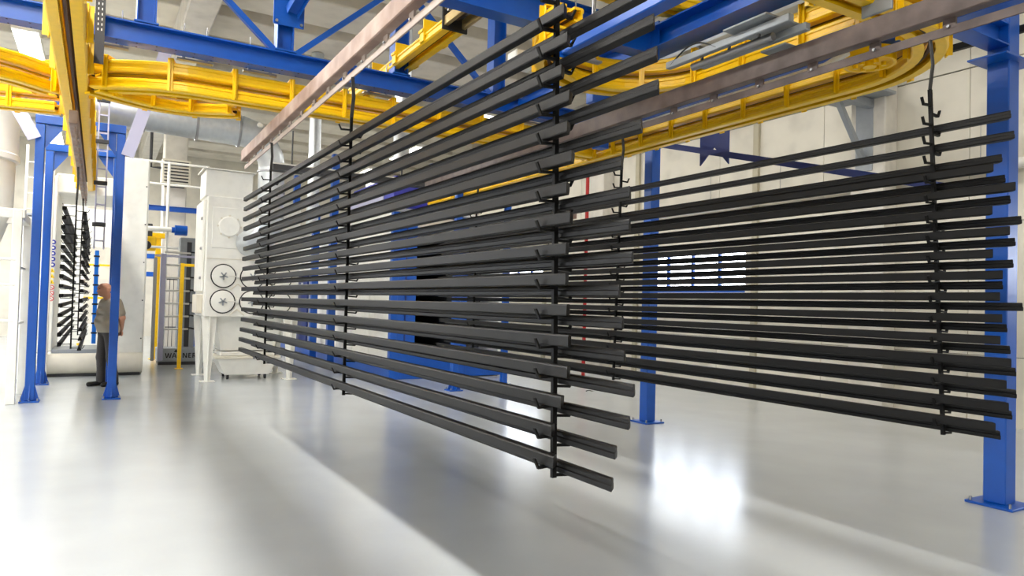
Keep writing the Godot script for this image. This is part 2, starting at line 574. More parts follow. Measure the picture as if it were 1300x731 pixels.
func _ready() -> void:
	rng.seed = 77
	# ------------------------------------------------ camera, sky, exposure
	var cam := Camera3D.new()
	cam.name = "camera"
	cam.fov = 44.79
	cam.near = 0.05
	cam.far = 200.0
	cam.transform = Transform3D(Basis(Vector3.UP, -deg_to_rad(30.595)) * Basis(Vector3.RIGHT, deg_to_rad(1.3885)) * Basis(Vector3.BACK, 0.0262), Vector3(0, 1.55, 0))
	add_child(cam)
	cam.current = true
	var we := WorldEnvironment.new()
	we.name = "world_environment"
	var env := Environment.new()
	env.background_mode = Environment.BG_SKY
	var sky := Sky.new()
	var sm := ProceduralSkyMaterial.new()
	sm.sky_top_color = Color(0.84, 0.89, 0.96)
	sm.sky_horizon_color = Color(0.95, 0.96, 0.97)
	sm.ground_horizon_color = Color(0.80, 0.80, 0.78)
	sm.ground_bottom_color = Color(0.45, 0.45, 0.43)
	sky.sky_material = sm
	env.sky = sky
	env.background_energy_multiplier = 18.0
	env.tonemap_mode = Environment.TONE_MAPPER_LINEAR
	env.tonemap_exposure = 0.90
	env.sdfgi_enabled = true
	env.ssao_enabled = true
	env.ssil_enabled = true
	we.environment = env
	add_child(we)
	materials()
	# ------------------------------------------------ ceiling lamps (rows along the hall)
	lamps()
	shell()
	steelwork()
	tracks()
	racks()
	portals()
	booth()
	powder_centre()
	filter_unit()
	ducts()
	oven()
	left_platform()
	wall_things()
	person()

func lamps() -> void:
	for row in [[-1.35, 34.0, "row over the straight track"], [-6.5, 14.0, "row by the left wall"], [8.6, 7.5, "row by the window wall"]]:
		var k := 0
		for z in [-26.0, -21.5, -17.0, -12.5, -8.0, -3.5, 1.0, 5.5]:
			var t := thing("ceiling_lamp", "long white ceiling lamp, %s from the far wall in the %s" % [ORD[k], row[2]], "lamp", Vector3(row[0], 6.42, z), "ceiling lamps")
			obj("housing", boxm(Vector3(0.44, 0.10, 2.4), 0.01), M.white, t, Vector3(0, 0.06, 0))
			obj("diffuser", boxm(Vector3(0.40, 0.02, 2.34), 0.004), M.lamp, t)
			for s in [-1.0, 1.0]:
				obj("suspension_wire", tubem([Vector3(0, 0.1, s), Vector3(0, 0.48, s)], 0.004, -1, 5), M.steel, t)
			var l := AreaLight3D.new()
			l.name = "lamp_light"
			l.area_size = Vector2(0.4, 2.3)
			l.light_energy = row[1]
			l.light_color = Color(1.0, 0.99, 0.97)
			l.area_range = 40.0
			l.area_attenuation = 2.0
			l.shadow_enabled = true
			t.add_child(l)
			l.position = Vector3(0, -0.02, 0)
			l.rotation_degrees = Vector3(-90, 0, 0)
			k += 1

# ---------------------------------------------------------------- the hall
const ZF := -30.0
const ZN := 8.0
const XL := -9.0
const XR := 11.2

func wall_with_holes(st: SurfaceTool, x: float, thick: float, z0: float, z1: float, h: float, holes: Array) -> void:
	# wall across x; holes: [za, zb, ya, yb], in rising z, none overlapping
	var z := z0
	for o in holes:
		box(st, Vector3(x + thick / 2, h / 2, (z + o[0]) / 2), Vector3(absf(thick), h, o[0] - z))
		box(st, Vector3(x + thick / 2, o[2] / 2, (o[0] + o[1]) / 2), Vector3(absf(thick), o[2], o[1] - o[0]))
		box(st, Vector3(x + thick / 2, (o[3] + h) / 2, (o[0] + o[1]) / 2), Vector3(absf(thick), h - o[3], o[1] - o[0]))
		z = o[1]
	box(st, Vector3(x + thick / 2, h / 2, (z + z1) / 2), Vector3(absf(thick), h, z1 - z))

func window(n: int, x: float, za: float, zb: float, ya: float, yb: float, panes: int, side: float) -> void:
	var st := S()
	for y in [ya + 0.03, yb - 0.03]:
		box(st, Vector3(x, y, (za + zb) / 2), Vector3(0.08, 0.06, zb - za), 0.004)
	for z in [za + 0.03, zb - 0.03]:
		box(st, Vector3(x, (ya + yb) / 2, z), Vector3(0.08, yb - ya, 0.06), 0.004)
	var o := struct("window_%d" % n, fin(st), M.blue)
	var w := (zb - za) / panes
	for i in panes:
		if i > 0:
			obj("mullion", boxm(Vector3(0.07, yb - ya - 0.12, 0.06), 0.004), M.blue, o, Vector3(x, (ya + yb) / 2, za + i * w))
		obj("pane", boxm(Vector3(0.008, yb - ya - 0.1, w - 0.05)), M.glass, o, Vector3(x, (ya + yb) / 2, za + (i + 0.5) * w))
	obj("sill", boxm(Vector3(0.22, 0.03, zb - za + 0.1), 0.006), M.pipe, o, Vector3(x - side * 0.10, ya - 0.015, (za + zb) / 2))

func shell() -> void:
	var st := S()
	box(st, Vector3((XL + XR) / 2, -0.15, (ZF + ZN) / 2), Vector3(XR - XL + 1.2, 0.3, ZN - ZF + 1.2))
	struct("floor", fin(st), M.floor)
	# right wall with its windows
	var wins := [[-27.6, -24.5], [-20.2, -17.1], [-12.75, -9.68], [-2.2, 0.9], [4.2, 7.2]]
	st = S()
	wall_with_holes(st, XR, 0.3, ZF - 0.3, ZN + 0.3, 7.6, wins.map(func(w): return [w[0], w[1], 1.92, 2.81]))
	var wr := struct("wall_right", fin(st), M.joint)
	# panels of the right wall, one by one, with open joints
	var z := ZF
	var posts := []
	while z < ZN - 0.1:
		var z1 := minf(z + 2.45, ZN)
		posts.append(z1)
		for band in [[0.0, 0.985], [0.995, 2.93], [2.94, 5.28], [5.30, 7.4]]:
			var ys := []
			for w in wins:
				if w[0] < z1 and w[1] > z and band[0] < 2.0 and band[1] > 2.5:
					ys = w
			if ys.is_empty():
				obj("wall_panel", boxm(Vector3(0.05, band[1] - band[0], z1 - z - 0.008), 0.004), M.wall, wr, Vector3(XR - 0.025, (band[0] + band[1]) / 2, (z + z1) / 2))
			else:
				var p := S()
				var cut0: float = maxf(z, ys[0])
				var cut1: float = minf(z1, ys[1])
				if cut0 > z: box(p, Vector3(0, (band[0] + band[1]) / 2, (z + 0.004 + cut0) / 2), Vector3(0.05, band[1] - band[0], cut0 - z - 0.004))
				if cut1 < z1: box(p, Vector3(0, (band[0] + band[1]) / 2, (cut1 + z1 - 0.004) / 2), Vector3(0.05, band[1] - band[0], z1 - 0.004 - cut1))
				box(p, Vector3(0, (band[0] + 1.92) / 2, (cut0 + cut1) / 2), Vector3(0.05, 1.92 - band[0], cut1 - cut0))
				box(p, Vector3(0, (2.81 + band[1]) / 2, (cut0 + cut1) / 2), Vector3(0.05, band[1] - 2.81, cut1 - cut0))
				obj("wall_panel", fin(p), M.wall, wr, Vector3(XR - 0.025, 0, 0))
		z = z1
	var k := 1
	for w in wins:
		window(k, XR + 0.06, w[0], w[1], 1.92, 2.81, 4, 1.0)
		k += 1
	# slim posts and concrete columns on the right wall
	var trim := 1
	for pz in [-24.3, -16.95, -14.6, -12.95, -9.42, -4.0, 1.1]:
		var t := struct("trim_%d" % trim, boxm(Vector3(0.07, 7.3, 0.13), 0.006), M.wall_post)
		t.position = Vector3(XR - 0.085, 3.65, pz)
		trim += 1
	for cz in [-21.5, -14.2, -6.9, 0.4]:
		var t := struct("trim_%d" % trim, boxm(Vector3(0.35, 7.3, 0.60), 0.02), M.conc2)
		t.position = Vector3(XR - 0.225, 3.65, cz)
		trim += 1
	# left wall with a strip of windows, front and far walls
	var wl := [[-28.0, -22.0], [-20.0, -14.0], [-12.0, -6.0], [-4.0, 2.0]]
	st = S()
	wall_with_holes(st, XL, -0.3, ZF - 0.3, ZN + 0.3, 7.6, wl.map(func(w): return [w[0], w[1], 2.0, 4.2]))
	struct("wall_left", fin(st), M.wall)
	for w in wl:
		window(k, XL - 0.06, w[0], w[1], 2.0, 4.2, 5, -1.0)
		k += 1
	st = S()
	box(st, Vector3((XL + XR) / 2, 3.8, ZN + 0.15), Vector3(XR - XL + 0.6, 7.6, 0.3))
	struct("wall_front", fin(st), M.wall)
	st = S()
	box(st, Vector3((XL + XR) / 2, 3.8, ZF - 0.15), Vector3(XR - XL + 0.6, 7.6, 0.3))
	struct("wall_back", fin(st), M.wall)
	# ceiling: deck and concrete slabs with gaps between them
	st = S()
	box(st, Vector3((XL + XR) / 2, 7.55, (ZF + ZN) / 2), Vector3(XR - XL + 0.6, 0.3, ZN - ZF + 0.6))
	var ce := struct("ceiling", fin(st), M.conc)
	var sz := ZF + 0.7
	while sz < ZN:
		obj("ceiling_slab", boxm(Vector3(XR - XL - 0.2, 0.36, 1.22), 0.02), M.conc, ce, Vector3((XL + XR) / 2, 7.2, sz))
		sz += 1.77
	for gx in [-6.4, 1.38, 9.1]:
		var t := struct("trim_%d" % trim, boxm(Vector3(0.5, 0.55, ZN - ZF), 0.03), M.conc2)
		t.position = Vector3(gx, 6.76, (ZF + ZN) / 2)
		trim += 1
	# concrete columns of the far hall
	for c in [Vector2(1.75, -22.0), Vector2(-6.4, -22.0), Vector2(9.1, -26.0)]:
		var t := struct("trim_%d" % trim, boxm(Vector3(0.6, 6.5, 0.6), 0.03), M.conc2)
		t.position = Vector3(c.x, 3.25, c.y)
		trim += 1

# ---------------------------------------------------------------- blue steel frame
func steelwork() -> void:
	var g := "blue columns of the conveyor frame"
	var c := column("steel_column", "tall blue column at right edge in front of the window wall", Vector3(6.5, 0, -2.95), 0.172, 4.6, g)
	obj("bracket", boxm(Vector3(0.55, 0.016, 0.3), 0.003), M.blue, c, Vector3(0, 3.70, 0))
	column("steel_column", "blue column in the middle, left of the window", Vector3(6.5, 0, -7.28), 0.155, 3.83, g)
	column("steel_column", "blue column with flared foot before the oven corner", Vector3(5.5, 0, -11.25), 0.12, 3.83, g, true)
	column("steel_column", "slim blue column right of the oven, half hidden by profiles", Vector3(6.75, 0, -11.65), 0.11, 3.83, g)
	var bg := "blue beams of the conveyor frame"
	var mb := beam("steel_beam", "long blue cross beam under the ceiling from left edge to middle column", Vector3(-3.6, 3.925, -7.22), Vector3(6.75, 3.925, -7.22), 0.17, 0.185, bg)
	for i in 60:
		var x := 0.3 + i * 0.16
		if x > 9.9: break
		for s in [-1.0, 1.0]:
			obj("flange_hole", tubem([Vector3(x, -0.0945, s * 0.055), Vector3(x, -0.0925, s * 0.055)], 0.009, -1, 6), M.hole, mb)
	beam("steel_beam", "blue cross beam at upper right meeting the right-hand column", Vector3(-1.0, 3.90, -2.95), Vector3(6.42, 3.90, -2.95), 0.17, 0.19, bg)
	beam("steel_beam", "short blue cross beam at top centre ending in a bolted plate", Vector3(1.9, 3.93, -4.75), Vector3(4.2, 3.93, -4.75), 0.16, 0.25, bg, true)
	beam("steel_beam", "blue lengthwise beam with pale underside at top right", Vector3(4.25, 3.95, -7.15), Vector3(4.25, 3.95, 2.0), 0.24, 0.2, bg)
	var lb := thing("steel_beam", "blue lengthwise box beam crossing in front of the yellow curve", "beam", Vector3(2.92, 3.40, -4.22), bg)
	obj("profile", boxm(Vector3(0.12, 0.095, 5.0), 0.008), M.blue, lb, Vector3(0, 0.0475, 2.5))
	obj("end_plate", boxm(Vector3(0.15, 0.14, 0.012), 0.003), M.blue, lb, Vector3(0, 0.05, -0.006))
	for i in 3:
		obj("drop_rod", tubem([Vector3(0, 0.09, 0.3 + i * 1.6), Vector3(0, 0.7, 0.3 + i * 1.6)], 0.01, -1, 6), M.steel, lb)
	beam("steel_beam", "far blue cross beam above the oven front", Vector3(5.0, 3.925, -11.4), Vector3(7.0, 3.925, -11.4), 0.15, 0.18, bg)
	beam("steel_beam", "far blue cross beam at left behind the parked track", Vector3(-3.5, 3.93, -10.4), Vector3(-0.3, 3.93, -10.4), 0.14, 0.16, bg)
	beam("steel_beam", "thin blue rail above the white railing at left", Vector3(0.4, 3.95, -21.4), Vector3(3.2, 3.95, -21.4), 0.12, 0.14, bg)
	# posts above the cross beam
	var pg := "blue posts between cross beam and ceiling"
	var pl := ["blue post above cross beam beside the yellow curve at left", "blue post above cross beam carrying the bolted brace plate", "blue post above cross beam behind the brown load bar", "blue post above cross beam behind the slanting black profiles"]
	var px := [0.29, 1.52, 2.75, 3.97]
	for i in 4:
		var t := thing("steel_post", pl[i], "post", Vector3(px[i], 4.02, -7.22), pg)
		obj("profile", barm(Vector3.ZERO, Vector3(0, 2.8, 0), ipoly(0.17, 0.16, 0.012, 0.01), Vector3.RIGHT), M.blue, t)
		obj("foot_plate", boxm(Vector3(0.2, 0.016, 0.2), 0.003), M.blue, t, Vector3(0, 0.008, 0))
		if i == 1:
			obj("brace_plate", boxm(Vector3(0.30, 0.34, 0.016), 0.004), M.blue, t, Vector3(0.02, 0.42, 0.10))
			for sx in [-1, 1]:
				for sy in [-1, 1]:
					obj("bolt", tubem([Vector3.ZERO, Vector3(0, 0, 0.02)], 0.015, -1, 6), M.steel, t, Vector3(0.02 + sx * 0.12, 0.42 + sy * 0.14, 0.108))
	var brg := "blue diagonal braces above the cross beam"
	var br := [[Vector3(0.35, 4.98, -7.2), Vector3(1.42, 4.03, -7.2), "thin blue diagonal brace falling right to the plated post"], [Vector3(3.0, 5.25, -7.2), Vector3(1.64, 4.03, -7.2), "thin blue diagonal brace rising right from the plated post"], [Vector3(2.9, 4.92, -7.2), Vector3(3.87, 4.03, -7.2), "blue diagonal brace behind the round vent pipe"]]
	for b in br:
		tag(obj("diagonal_brace", barm(Vector3.ZERO, b[1] - b[0], rect(0.055, 0.055), Vector3.BACK), M.blue, null, b[0]), b[2], "brace", brg)
	tag(obj("diagonal_brace", barm(Vector3.ZERO, Vector3(0.42, 0.95, 1.15), ipoly(0.12, 0.12, 0.01, 0.01), Vector3.RIGHT), M.blue, null, Vector3(1.56, 4.40, -7.08)), "thick blue brace rising from the bolted plate towards the camera", "brace", brg)
	# long brace in the column line with swallow-tail plate
	tag(obj("diagonal_brace", barm(Vector3.ZERO, Vector3(0, -1.15, 4.0), rect(0.012, 0.075), Vector3.UP), M.blue_dark, null, Vector3(6.55, 3.80, -7.2)), "long thin dark blue brace slanting down behind the black profiles", "brace", brg)
	var st := S()
	plate(st, PackedVector2Array([Vector2(-0.235, 0.42), Vector2(-0.235, -0.2), Vector2(0.0, 0.05), Vector2(0.235, -0.15), Vector2(0.235, 0.42)]), Vector3.ZERO, Vector3(0, 0, 1), Vector3.UP, 0.02)
	tag(obj("notched_plate", fin(st), M.blue_dark, null, Vector3(6.566, 3.54, -6.22)), "dark blue steel plate with a V-notched lower edge on the long brace", "plate")
	# cable trays and rods around the cross beam
	var t2 := thing("cable_tray", "dark perforated upright tray crossing the blue beam at left", "cable tray", Vector3(-0.07, 3.55, -7.05), "upright cable trays")
	obj("channel", barm(Vector3.ZERO, Vector3(0, 2.6, 0), cpoly(0.03, 0.075, 0.004), Vector3.RIGHT), M.dark_grey, t2)
	for i in 40:
		for s in [-1.0, 1.0]:
			obj("perforation", boxm(Vector3(0.008, 0.02, 0.002)), M.pipe, t2, Vector3(s * 0.014, 0.3 + i * 0.045, 0.0165))
	var t3 := thing("cable_tray", "pale ladder tray hanging upright in front of the portal", "cable tray", Vector3(-0.02, 2.2, -11.7), "upright cable trays")
	for s in [-1.0, 1.0]:
		obj("side_rail", boxm(Vector3(0.02, 2.6, 0.05), 0.003), M.silver, t3, Vector3(s * 0.06, 1.3, 0))
	for i in 10:
		obj("rung", boxm(Vector3(0.12, 0.02, 0.02)), M.silver, t3, Vector3(0, 0.12 + i * 0.26, 0))
	for i in 4:
		obj("clamp", boxm(Vector3(0.17, 0.055, 0.07), 0.006), M.dark_grey, t3, Vector3(-0.01, 0.35 + i * 0.6, 0.02))
	var hg := "threaded hanger rods on the cross beam"
	var hl := ["pair of hanger rods beside the left blue post", "pair of hanger rods right of the left blue post", "pair of hanger rods left of the plated post", "pair of hanger rods beside the third blue post", "pair of hanger rods near the right end of cross beam"]
	var hx := [0.0, 0.72, 1.32, 2.55, 4.6]
	for i in 5:
		hanger_rods(hl[i], Vector3(hx[i], 3.80, -7.33), 3.80, 4.16, Vector3(1, 0, 0), hg)
	hanger_rods("pair of hanger rods under the short top-centre beam", Vector3(3.35, 3.56, -4.60), 3.56, 4.15, Vector3(1, 0, 0), hg)
	hanger_rods("pair of hanger rods below the pale lengthwise beam", Vector3(4.75, 3.56, -5.6), 3.56, 4.3, Vector3(1, 0, 0), hg)
	var bk := thing("hanger_bracket", "blue bracket arm with short blue post hung below the lengthwise beam", "bracket", Vector3(4.6, 3.5, -5.7), "")
	obj("arm", boxm(Vector3(0.75, 0.15, 0.12), 0.006), M.blue, bk, Vector3(0, 0.20, 0))
	obj("post", boxm(Vector3(0.13, 0.45, 0.12), 0.006), M.blue, bk, Vector3(-0.22, -0.1, 0))
	obj("post", boxm(Vector3(0.07, 0.30, 0.12), 0.006), M.blue, bk, Vector3(0.0, -0.02, 0))

func tracks() -> void:
	var y := 3.5
	# parked track running to the booth
	track("straight yellow track running away to the booth at left", PackedVector3Array([Vector3(-0.27, y, 1.0), Vector3(-0.27, y, -15.5)]), 0.9)
	# track under the cross beam, curving in from the left
	var p := arc(Vector3(0.62, y, -6.55), 0.8, 160, 90, 10)
	p.reverse()
	var q := []
	for i in 12:
		var f := i / 11.0
		q.append(Vector3(lerpf(-0.08, 0.75, f), y, -7.78 + 0.34 * sin(f * PI / 2)))
	q.append(Vector3(5.5, y, -7.40))
	track("long yellow track below the blue cross beam", PackedVector3Array(q), 0.55)
	# lower loop in front of the duct
	var w := []
	for i in 15:
		var f := i / 14.0
		w.append(Vector3(-0.12 + 1.32 * f, y - 0.02, -7.80 - 0.30 * sin(f * PI * 0.92) - 0.02))
	track("yellow switch loop curving in front of the round duct", PackedVector3Array(w), 0.42)
	track("yellow branch track at left edge above", PackedVector3Array([Vector3(-3.0, y, -7.3), Vector3(-1.2, y, -7.75), Vector3(-0.75, y, -7.98), Vector3(-0.47, y, -8.22)]), 0.5)
	track("yellow branch track at left edge below the other", PackedVector3Array([Vector3(-3.0, y, -9.2), Vector3(-1.0, y, -9.15), Vector3(-0.45, y, -9.02)]), 0.5)
	# raised straight track
	var c := [Vector3(2.78, 4.10, -9.5), Vector3(2.78, 4.10, -5.9)]
	track("raised yellow track passing over the cross beam at top centre", PackedVector3Array(c), 0.75, true)
	var d := thing("chain_drive", "golden chain drive section joining the raised track at top centre", "chain drive", Vector3(2.78, 4.12, -5.88))
	for s in [-1.0, 1.0]:
		obj("side_channel", boxm(Vector3(0.04, 0.09, 0.8), 0.004), M.gold, d, Vector3(s * 0.09, 0.05, 0.4))
		obj("side_channel", boxm(Vector3(0.04, 0.05, 0.8), 0.004), M.gold, d, Vector3(s * 0.09, 0.18, 0.4))
	for i in 5:
		obj("cross_bolt", tubem([Vector3(-0.12, 0.12, 0), Vector3(0.12, 0.12, 0)], 0.016, -1, 8), M.steel, d, Vector3(0, 0, 0.1 + i * 0.15))
	obj("chain", boxm(Vector3(0.06, 0.05, 0.8), 0.004), M.chain, d, Vector3(0, 0.1, 0.4))
	obj("end_plate", boxm(Vector3(0.26, 0.3, 0.02), 0.004), M.steel_dark, d, Vector3(0, 0.12, 0))
	var e := []
	var ctrl := [Vector3(2.78, 4.10, -5.06), Vector3(2.79, 4.10, -4.62), Vector3(3.05, 4.10, -4.50), Vector3(3.9, 4.10, -4.50), Vector3(4.5, 4.10, -4.40)]
	for i in 17:
		var f := i / 16.0
		var p0: Vector3 = ctrl[0].bezier_interpolate(ctrl[1], ctrl[2], ctrl[3], f)
		e.append(p0)
	e.append(ctrl[4])
	track("raised yellow curve leaving the top of the picture", PackedVector3Array(e), 0.5, true)
	# loop beside the right rack
	var l := []
	l.append_array(arc(Vector3(3.70, y, -4.25), 0.78, 176, 360, 20))
	l.append(Vector3(4.48, y, -2.9))
	track("yellow loop with a tight bend right of the junction box", PackedVector3Array(l), 0.55)
	# long right track with U-turn
	var r := [Vector3(5.7, y, -12.85), Vector3(5.7, y, -3.75)]
	r.append_array(arc(Vector3(4.68, y, -3.72), 1.02, 0, 90, 12))
	r.append(Vector3(3.2, y, -2.72))
	track("long yellow track at right ending in a big curve", PackedVector3Array(r), 0.52)
	# turning wheel at the big curve
	var tw := thing("turning_wheel", "yellow roller wheel on the big curve of the right track", "wheel", Vector3(5.18, 3.50, -3.30))
	var st := S()
	lathe(st, [Vector2(0.0, 0.0), Vector2(0.05, 0.0), Vector2(0.05, 0.04), Vector2(0.15, 0.05), Vector2(0.17, 0.02), Vector2(0.19, 0.02), Vector2(0.19, 0.12), Vector2(0.17, 0.12), Vector2(0.15, 0.09), Vector2(0.05, 0.1), Vector2(0.05, 0.14), Vector2(0.0, 0.14)], Vector3.ZERO, 28)
	obj("rim", fin(st), M.yellow, tw)
	for i in 6:
		var a := TAU * i / 6
		obj("bolt", tubem([Vector3.ZERO, Vector3(0, -0.03, 0)], 0.02, -1, 8), M.yellow, tw, Vector3(cos(a) * 0.1, 0.03, sin(a) * 0.1))
	# grey transfer unit beneath the track at top right
	var tu := thing("transfer_unit", "pale grey transfer mechanism with cables under the track at top right", "transfer unit", Vector3(3.72, 3.33, -3.15))
	obj("slide_rail", boxm(Vector3(0.05, 0.05, 1.1), 0.005), M.grey, tu, Vector3(-0.06, 0.06, -0.25))
	obj("slide_rail", boxm(Vector3(0.05, 0.05, 0.9), 0.005), M.grey, tu, Vector3(0.10, 0.04, -0.15))
	obj("mount_plate", boxm(Vector3(0.34, 0.014, 0.36), 0.003), M.grey, tu, Vector3(0.02, 0.11, 0.0))
	obj("mount_plate", boxm(Vector3(0.22, 0.014, 0.2), 0.003), M.grey, tu, Vector3(0.22, -0.01, 0.02))
	obj("cylinder", tubem([Vector3(0.02, 0.02, -0.62), Vector3(0.02, 0.02, 0.1)], 0.028, -1, 10), M.steel, tu)
	for i in 3:
		obj("bolt", tubem([Vector3.ZERO, Vector3(0, -0.02, 0)], 0.012, -1, 6), M.steel_dark, tu, Vector3(-0.06, 0.03, -0.45 + i * 0.25))
	var cb := []
	for i in 13:
		var f := i / 12.0
		cb.append(Vector3(-0.08, 0.05 + 0.09 * sin(f * PI), -0.75 + 0.45 * f))
	obj("cable", tubem(cb, 0.006, -1, 6), M.rubber, tu)
	var jp := S()
	box(jp, Vector3.ZERO, Vector3(0.02, 0.19, 0.2), 0.004)
	tag(obj("joint_plate", fin(jp), M.grey, null, Vector3(4.12, 3.52, -2.58)), "pale grey steel joint plate at the end of the top right track", "plate")
	# junction box
	var jb := thing("junction_box", "small white junction box among the upper black profiles", "box", Vector3(3.02, 3.62, -5.05))
	obj("body", boxm(Vector3(0.20, 0.13, 0.14), 0.012), M.white, jb)
	obj("cover", boxm(Vector3(0.205, 0.135, 0.03), 0.01), M.white, jb, Vector3(0, 0, 0.07))
	obj("cable_gland", tubem([Vector3(0.1, 0, 0), Vector3(0.15, 0, 0)], 0.025, -1, 10), M.rubber, jb)
	# vent pipe behind the cross beam
	tag(obj("vent_pipe", tubem([Vector3(3.5, 3.4, -9.0), Vector3(3.5, 7.0, -9.0)], 0.11, -1, 20), M.galv), "upright round metal vent pipe behind the blue braces", "pipe")
	tag(obj("vent_pipe", tubem([Vector3(4.0, 3.2, -15.5), Vector3(4.0, 7.0, -15.5)], 0.13, -1, 20), M.galv), "upright metal flue pipe behind the far end of left rack", "pipe")
	# dark cable duct behind the left rack
	var ct := thing("cable_duct", "dark horizontal cable duct on drop rods behind the left rack", "cable tray", Vector3(2.2, 3.55, -11.0))
	obj("tray", barm(Vector3.ZERO, Vector3(2.9, 0, 0), rect(0.2, 0.09)), M.dark_grey, ct)
	obj("lid", barm(Vector3(0, 0.05, 0.09), Vector3(2.9, 0.05, 0.09), rect(0.03, 0.02)), M.pipe, ct)
	for i in 3:
		obj("drop_rod", tubem([Vector3(0.3 + i * 0.9, 0, 0), Vector3(0.3 + i * 0.9, 0.6, 0)], 0.012, -1, 6), M.dark_grey, ct)

# ---------------------------------------------------------------- racks of black profiles
func rack(name_: String, x_near: float, x_far: float, y0: Array, n: Array, pitch: float, z_near: float, length: float, reach: float, hangers: Array, attach_y: float, hook_rows: int, spread := 0.0) -> void:
	var rows := [[], []]
	for side in 2:
		for i in hook_rows: rows[side].append(y0[side] + pitch * i)
	var yaw := atan((x_near - x_far) / length)
	for h in hangers:
		var x := lerpf(x_near, x_far, (z_near - h[1]) / length)
		var top := Vector3(x, y0[0] + pitch * (hook_rows - 1) + 0.08, h[1])
		var bot := Vector3(x, minf(y0[0], y0[1]) - 0.018, h[2])
		hanger(h[0], top, bot, rows, reach, Vector3(x, attach_y, h[1]), "hook bars of the racks")
	for side in 2:
		for i in n[side]:
			var shift := rng.randf_range(-0.05, 0.05) + (-0.10 if side == 0 else 0.10) * spread
			if side == 1 and i >= 11 and spread > 0.0: shift += 0.09
			var xx := x_far + (-reach if side == 0 else reach) + rng.randf_range(-0.002, 0.002)
			var o := obj("black_profile", profile_mesh(length, side), M.black, null, Vector3(xx, rows[side][i], z_near - length + shift), Basis(Vector3.UP, yaw + rng.randf_range(-0.0006, 0.0006)))
			tag(o, "black profile, %s from bottom on the %s side of the %s" % [ORD[i], "left" if side == 0 else "right", name_], "profile", "black profiles on the %s" % name_)

func racks() -> void:
	carrier_bar("pale rusty brown load bar above the left rack of profiles", Vector3(1.465, 3.205, -8.95), 10.5, M.rust, M.strip)
	carrier_bar("dark brown load bar above the right rack of profiles", Vector3(3.88, 3.155, -8.95), 10.5, M.rust_dark, M.rust_dark)
	rack("left rack", 1.515, 1.43, [0.955, 0.917], [16, 16], 0.112, -1.99, 6.15, 0.044, [
		["black hook bar at the far end of the left rack", -7.25, -7.24],
		["black hook bar halfway along the left rack", -4.76, -4.74],
		["black hook bar at the near end of the left rack", -2.27, -2.21]], 3.112, 17, 1.3)
	rack("right rack", 3.88, 3.88, [0.987, 0.94], [13, 16], 0.1076, -1.74, 6.6, 0.044, [
		["black hook bar hidden deep in the right rack", -7.45, -7.45],
		["slim black hook bar of the right rack beside the middle column", -4.74, -4.79],
		["slim black hook bar at the near end of the right rack", -2.12, -2.03]], 3.062, 17)
	# third rack, in front of the booth
	carrier_bar("brown load bar under the track running to the booth", Vector3(-0.27, 3.2, -14.6), 6.6, M.rust, M.rust)
	rack("far rack", -0.27, -0.27, [0.94, 0.89], [15, 15], 0.112, -9.5, 5.0, 0.10, [
		["black hook bar nearest the camera on the far rack", -10.1, -10.1],
		["black hook bar at the back of the far rack", -13.4, -13.4]], 3.107, 16)
	# empty bar under the right track
	carrier_bar("far brown load bar with empty hooks right of the oven", Vector3(6.95, 3.05, -16.5), 6.8, M.rust, M.strip)
	var rows := []
	for i in 5: rows.append(2.35 + i * 0.13)
	for i in 4:
		hanger("empty hook bar, %s from the left under the far load bar" % ORD[i], Vector3(6.95, 2.95, -15.9 + i * 1.8), Vector3(6.95, 2.2, -15.9 + i * 1.8), [rows, rows], 0.05, Vector3(6.96, 3.0, -15.9 + i * 1.8), "empty hook bars")

# ---------------------------------------------------------------- blue portals before the booth
func portals() -> void:
	for pz in [[-12.0, "front portal", M.blue], [-14.2, "rear portal", M.blue]]:
		var ends := []
		for s in [[-0.79, "left"], [0.215, "right"]]:
			column("portal_post", "%s post of the blue %s before the booth" % [s[1], pz[1]], Vector3(s[0], 0, pz[0]), 0.115, 3.95, "blue portal posts", true)
		var t := thing("portal_beam", "blue top beam of the %s with corner plates" % pz[1], "beam", Vector3(-0.29, 3.96, pz[0]), "blue portal beams")
		obj("profile", boxm(Vector3(1.13, 0.12, 0.12), 0.006), M.blue, t, Vector3(0, 0.06, 0))
		for s in [-1.0, 1.0]:
			var st := S()
			plate(st, PackedVector2Array([Vector2(s * 0.44, 0), Vector2(s * 0.2, 0), Vector2(s * 0.44, -0.34)]), Vector3.ZERO, Vector3.RIGHT, Vector3.UP, 0.02)
			obj("corner_plate", fin(st), M.blue, t)
	# slanting pale struts up to the roof
	tag(obj("slanting_strut", barm(Vector3.ZERO, Vector3(-0.85, 1.6, 0), rect(0.17, 0.03), Vector3.BACK), M.silver, null, Vector3(-0.85, 3.72, -11.9)), "pale grey strut slanting up left from the front portal", "strut", "slanting roof struts")
	tag(obj("slanting_strut", barm(Vector3.ZERO, Vector3(0.55, 2.0, 0), rect(0.17, 0.03), Vector3.BACK), M.silver, null, Vector3(0.30, 3.62, -11.9)), "pale grey strut slanting up right from the front portal", "strut", "slanting roof struts")

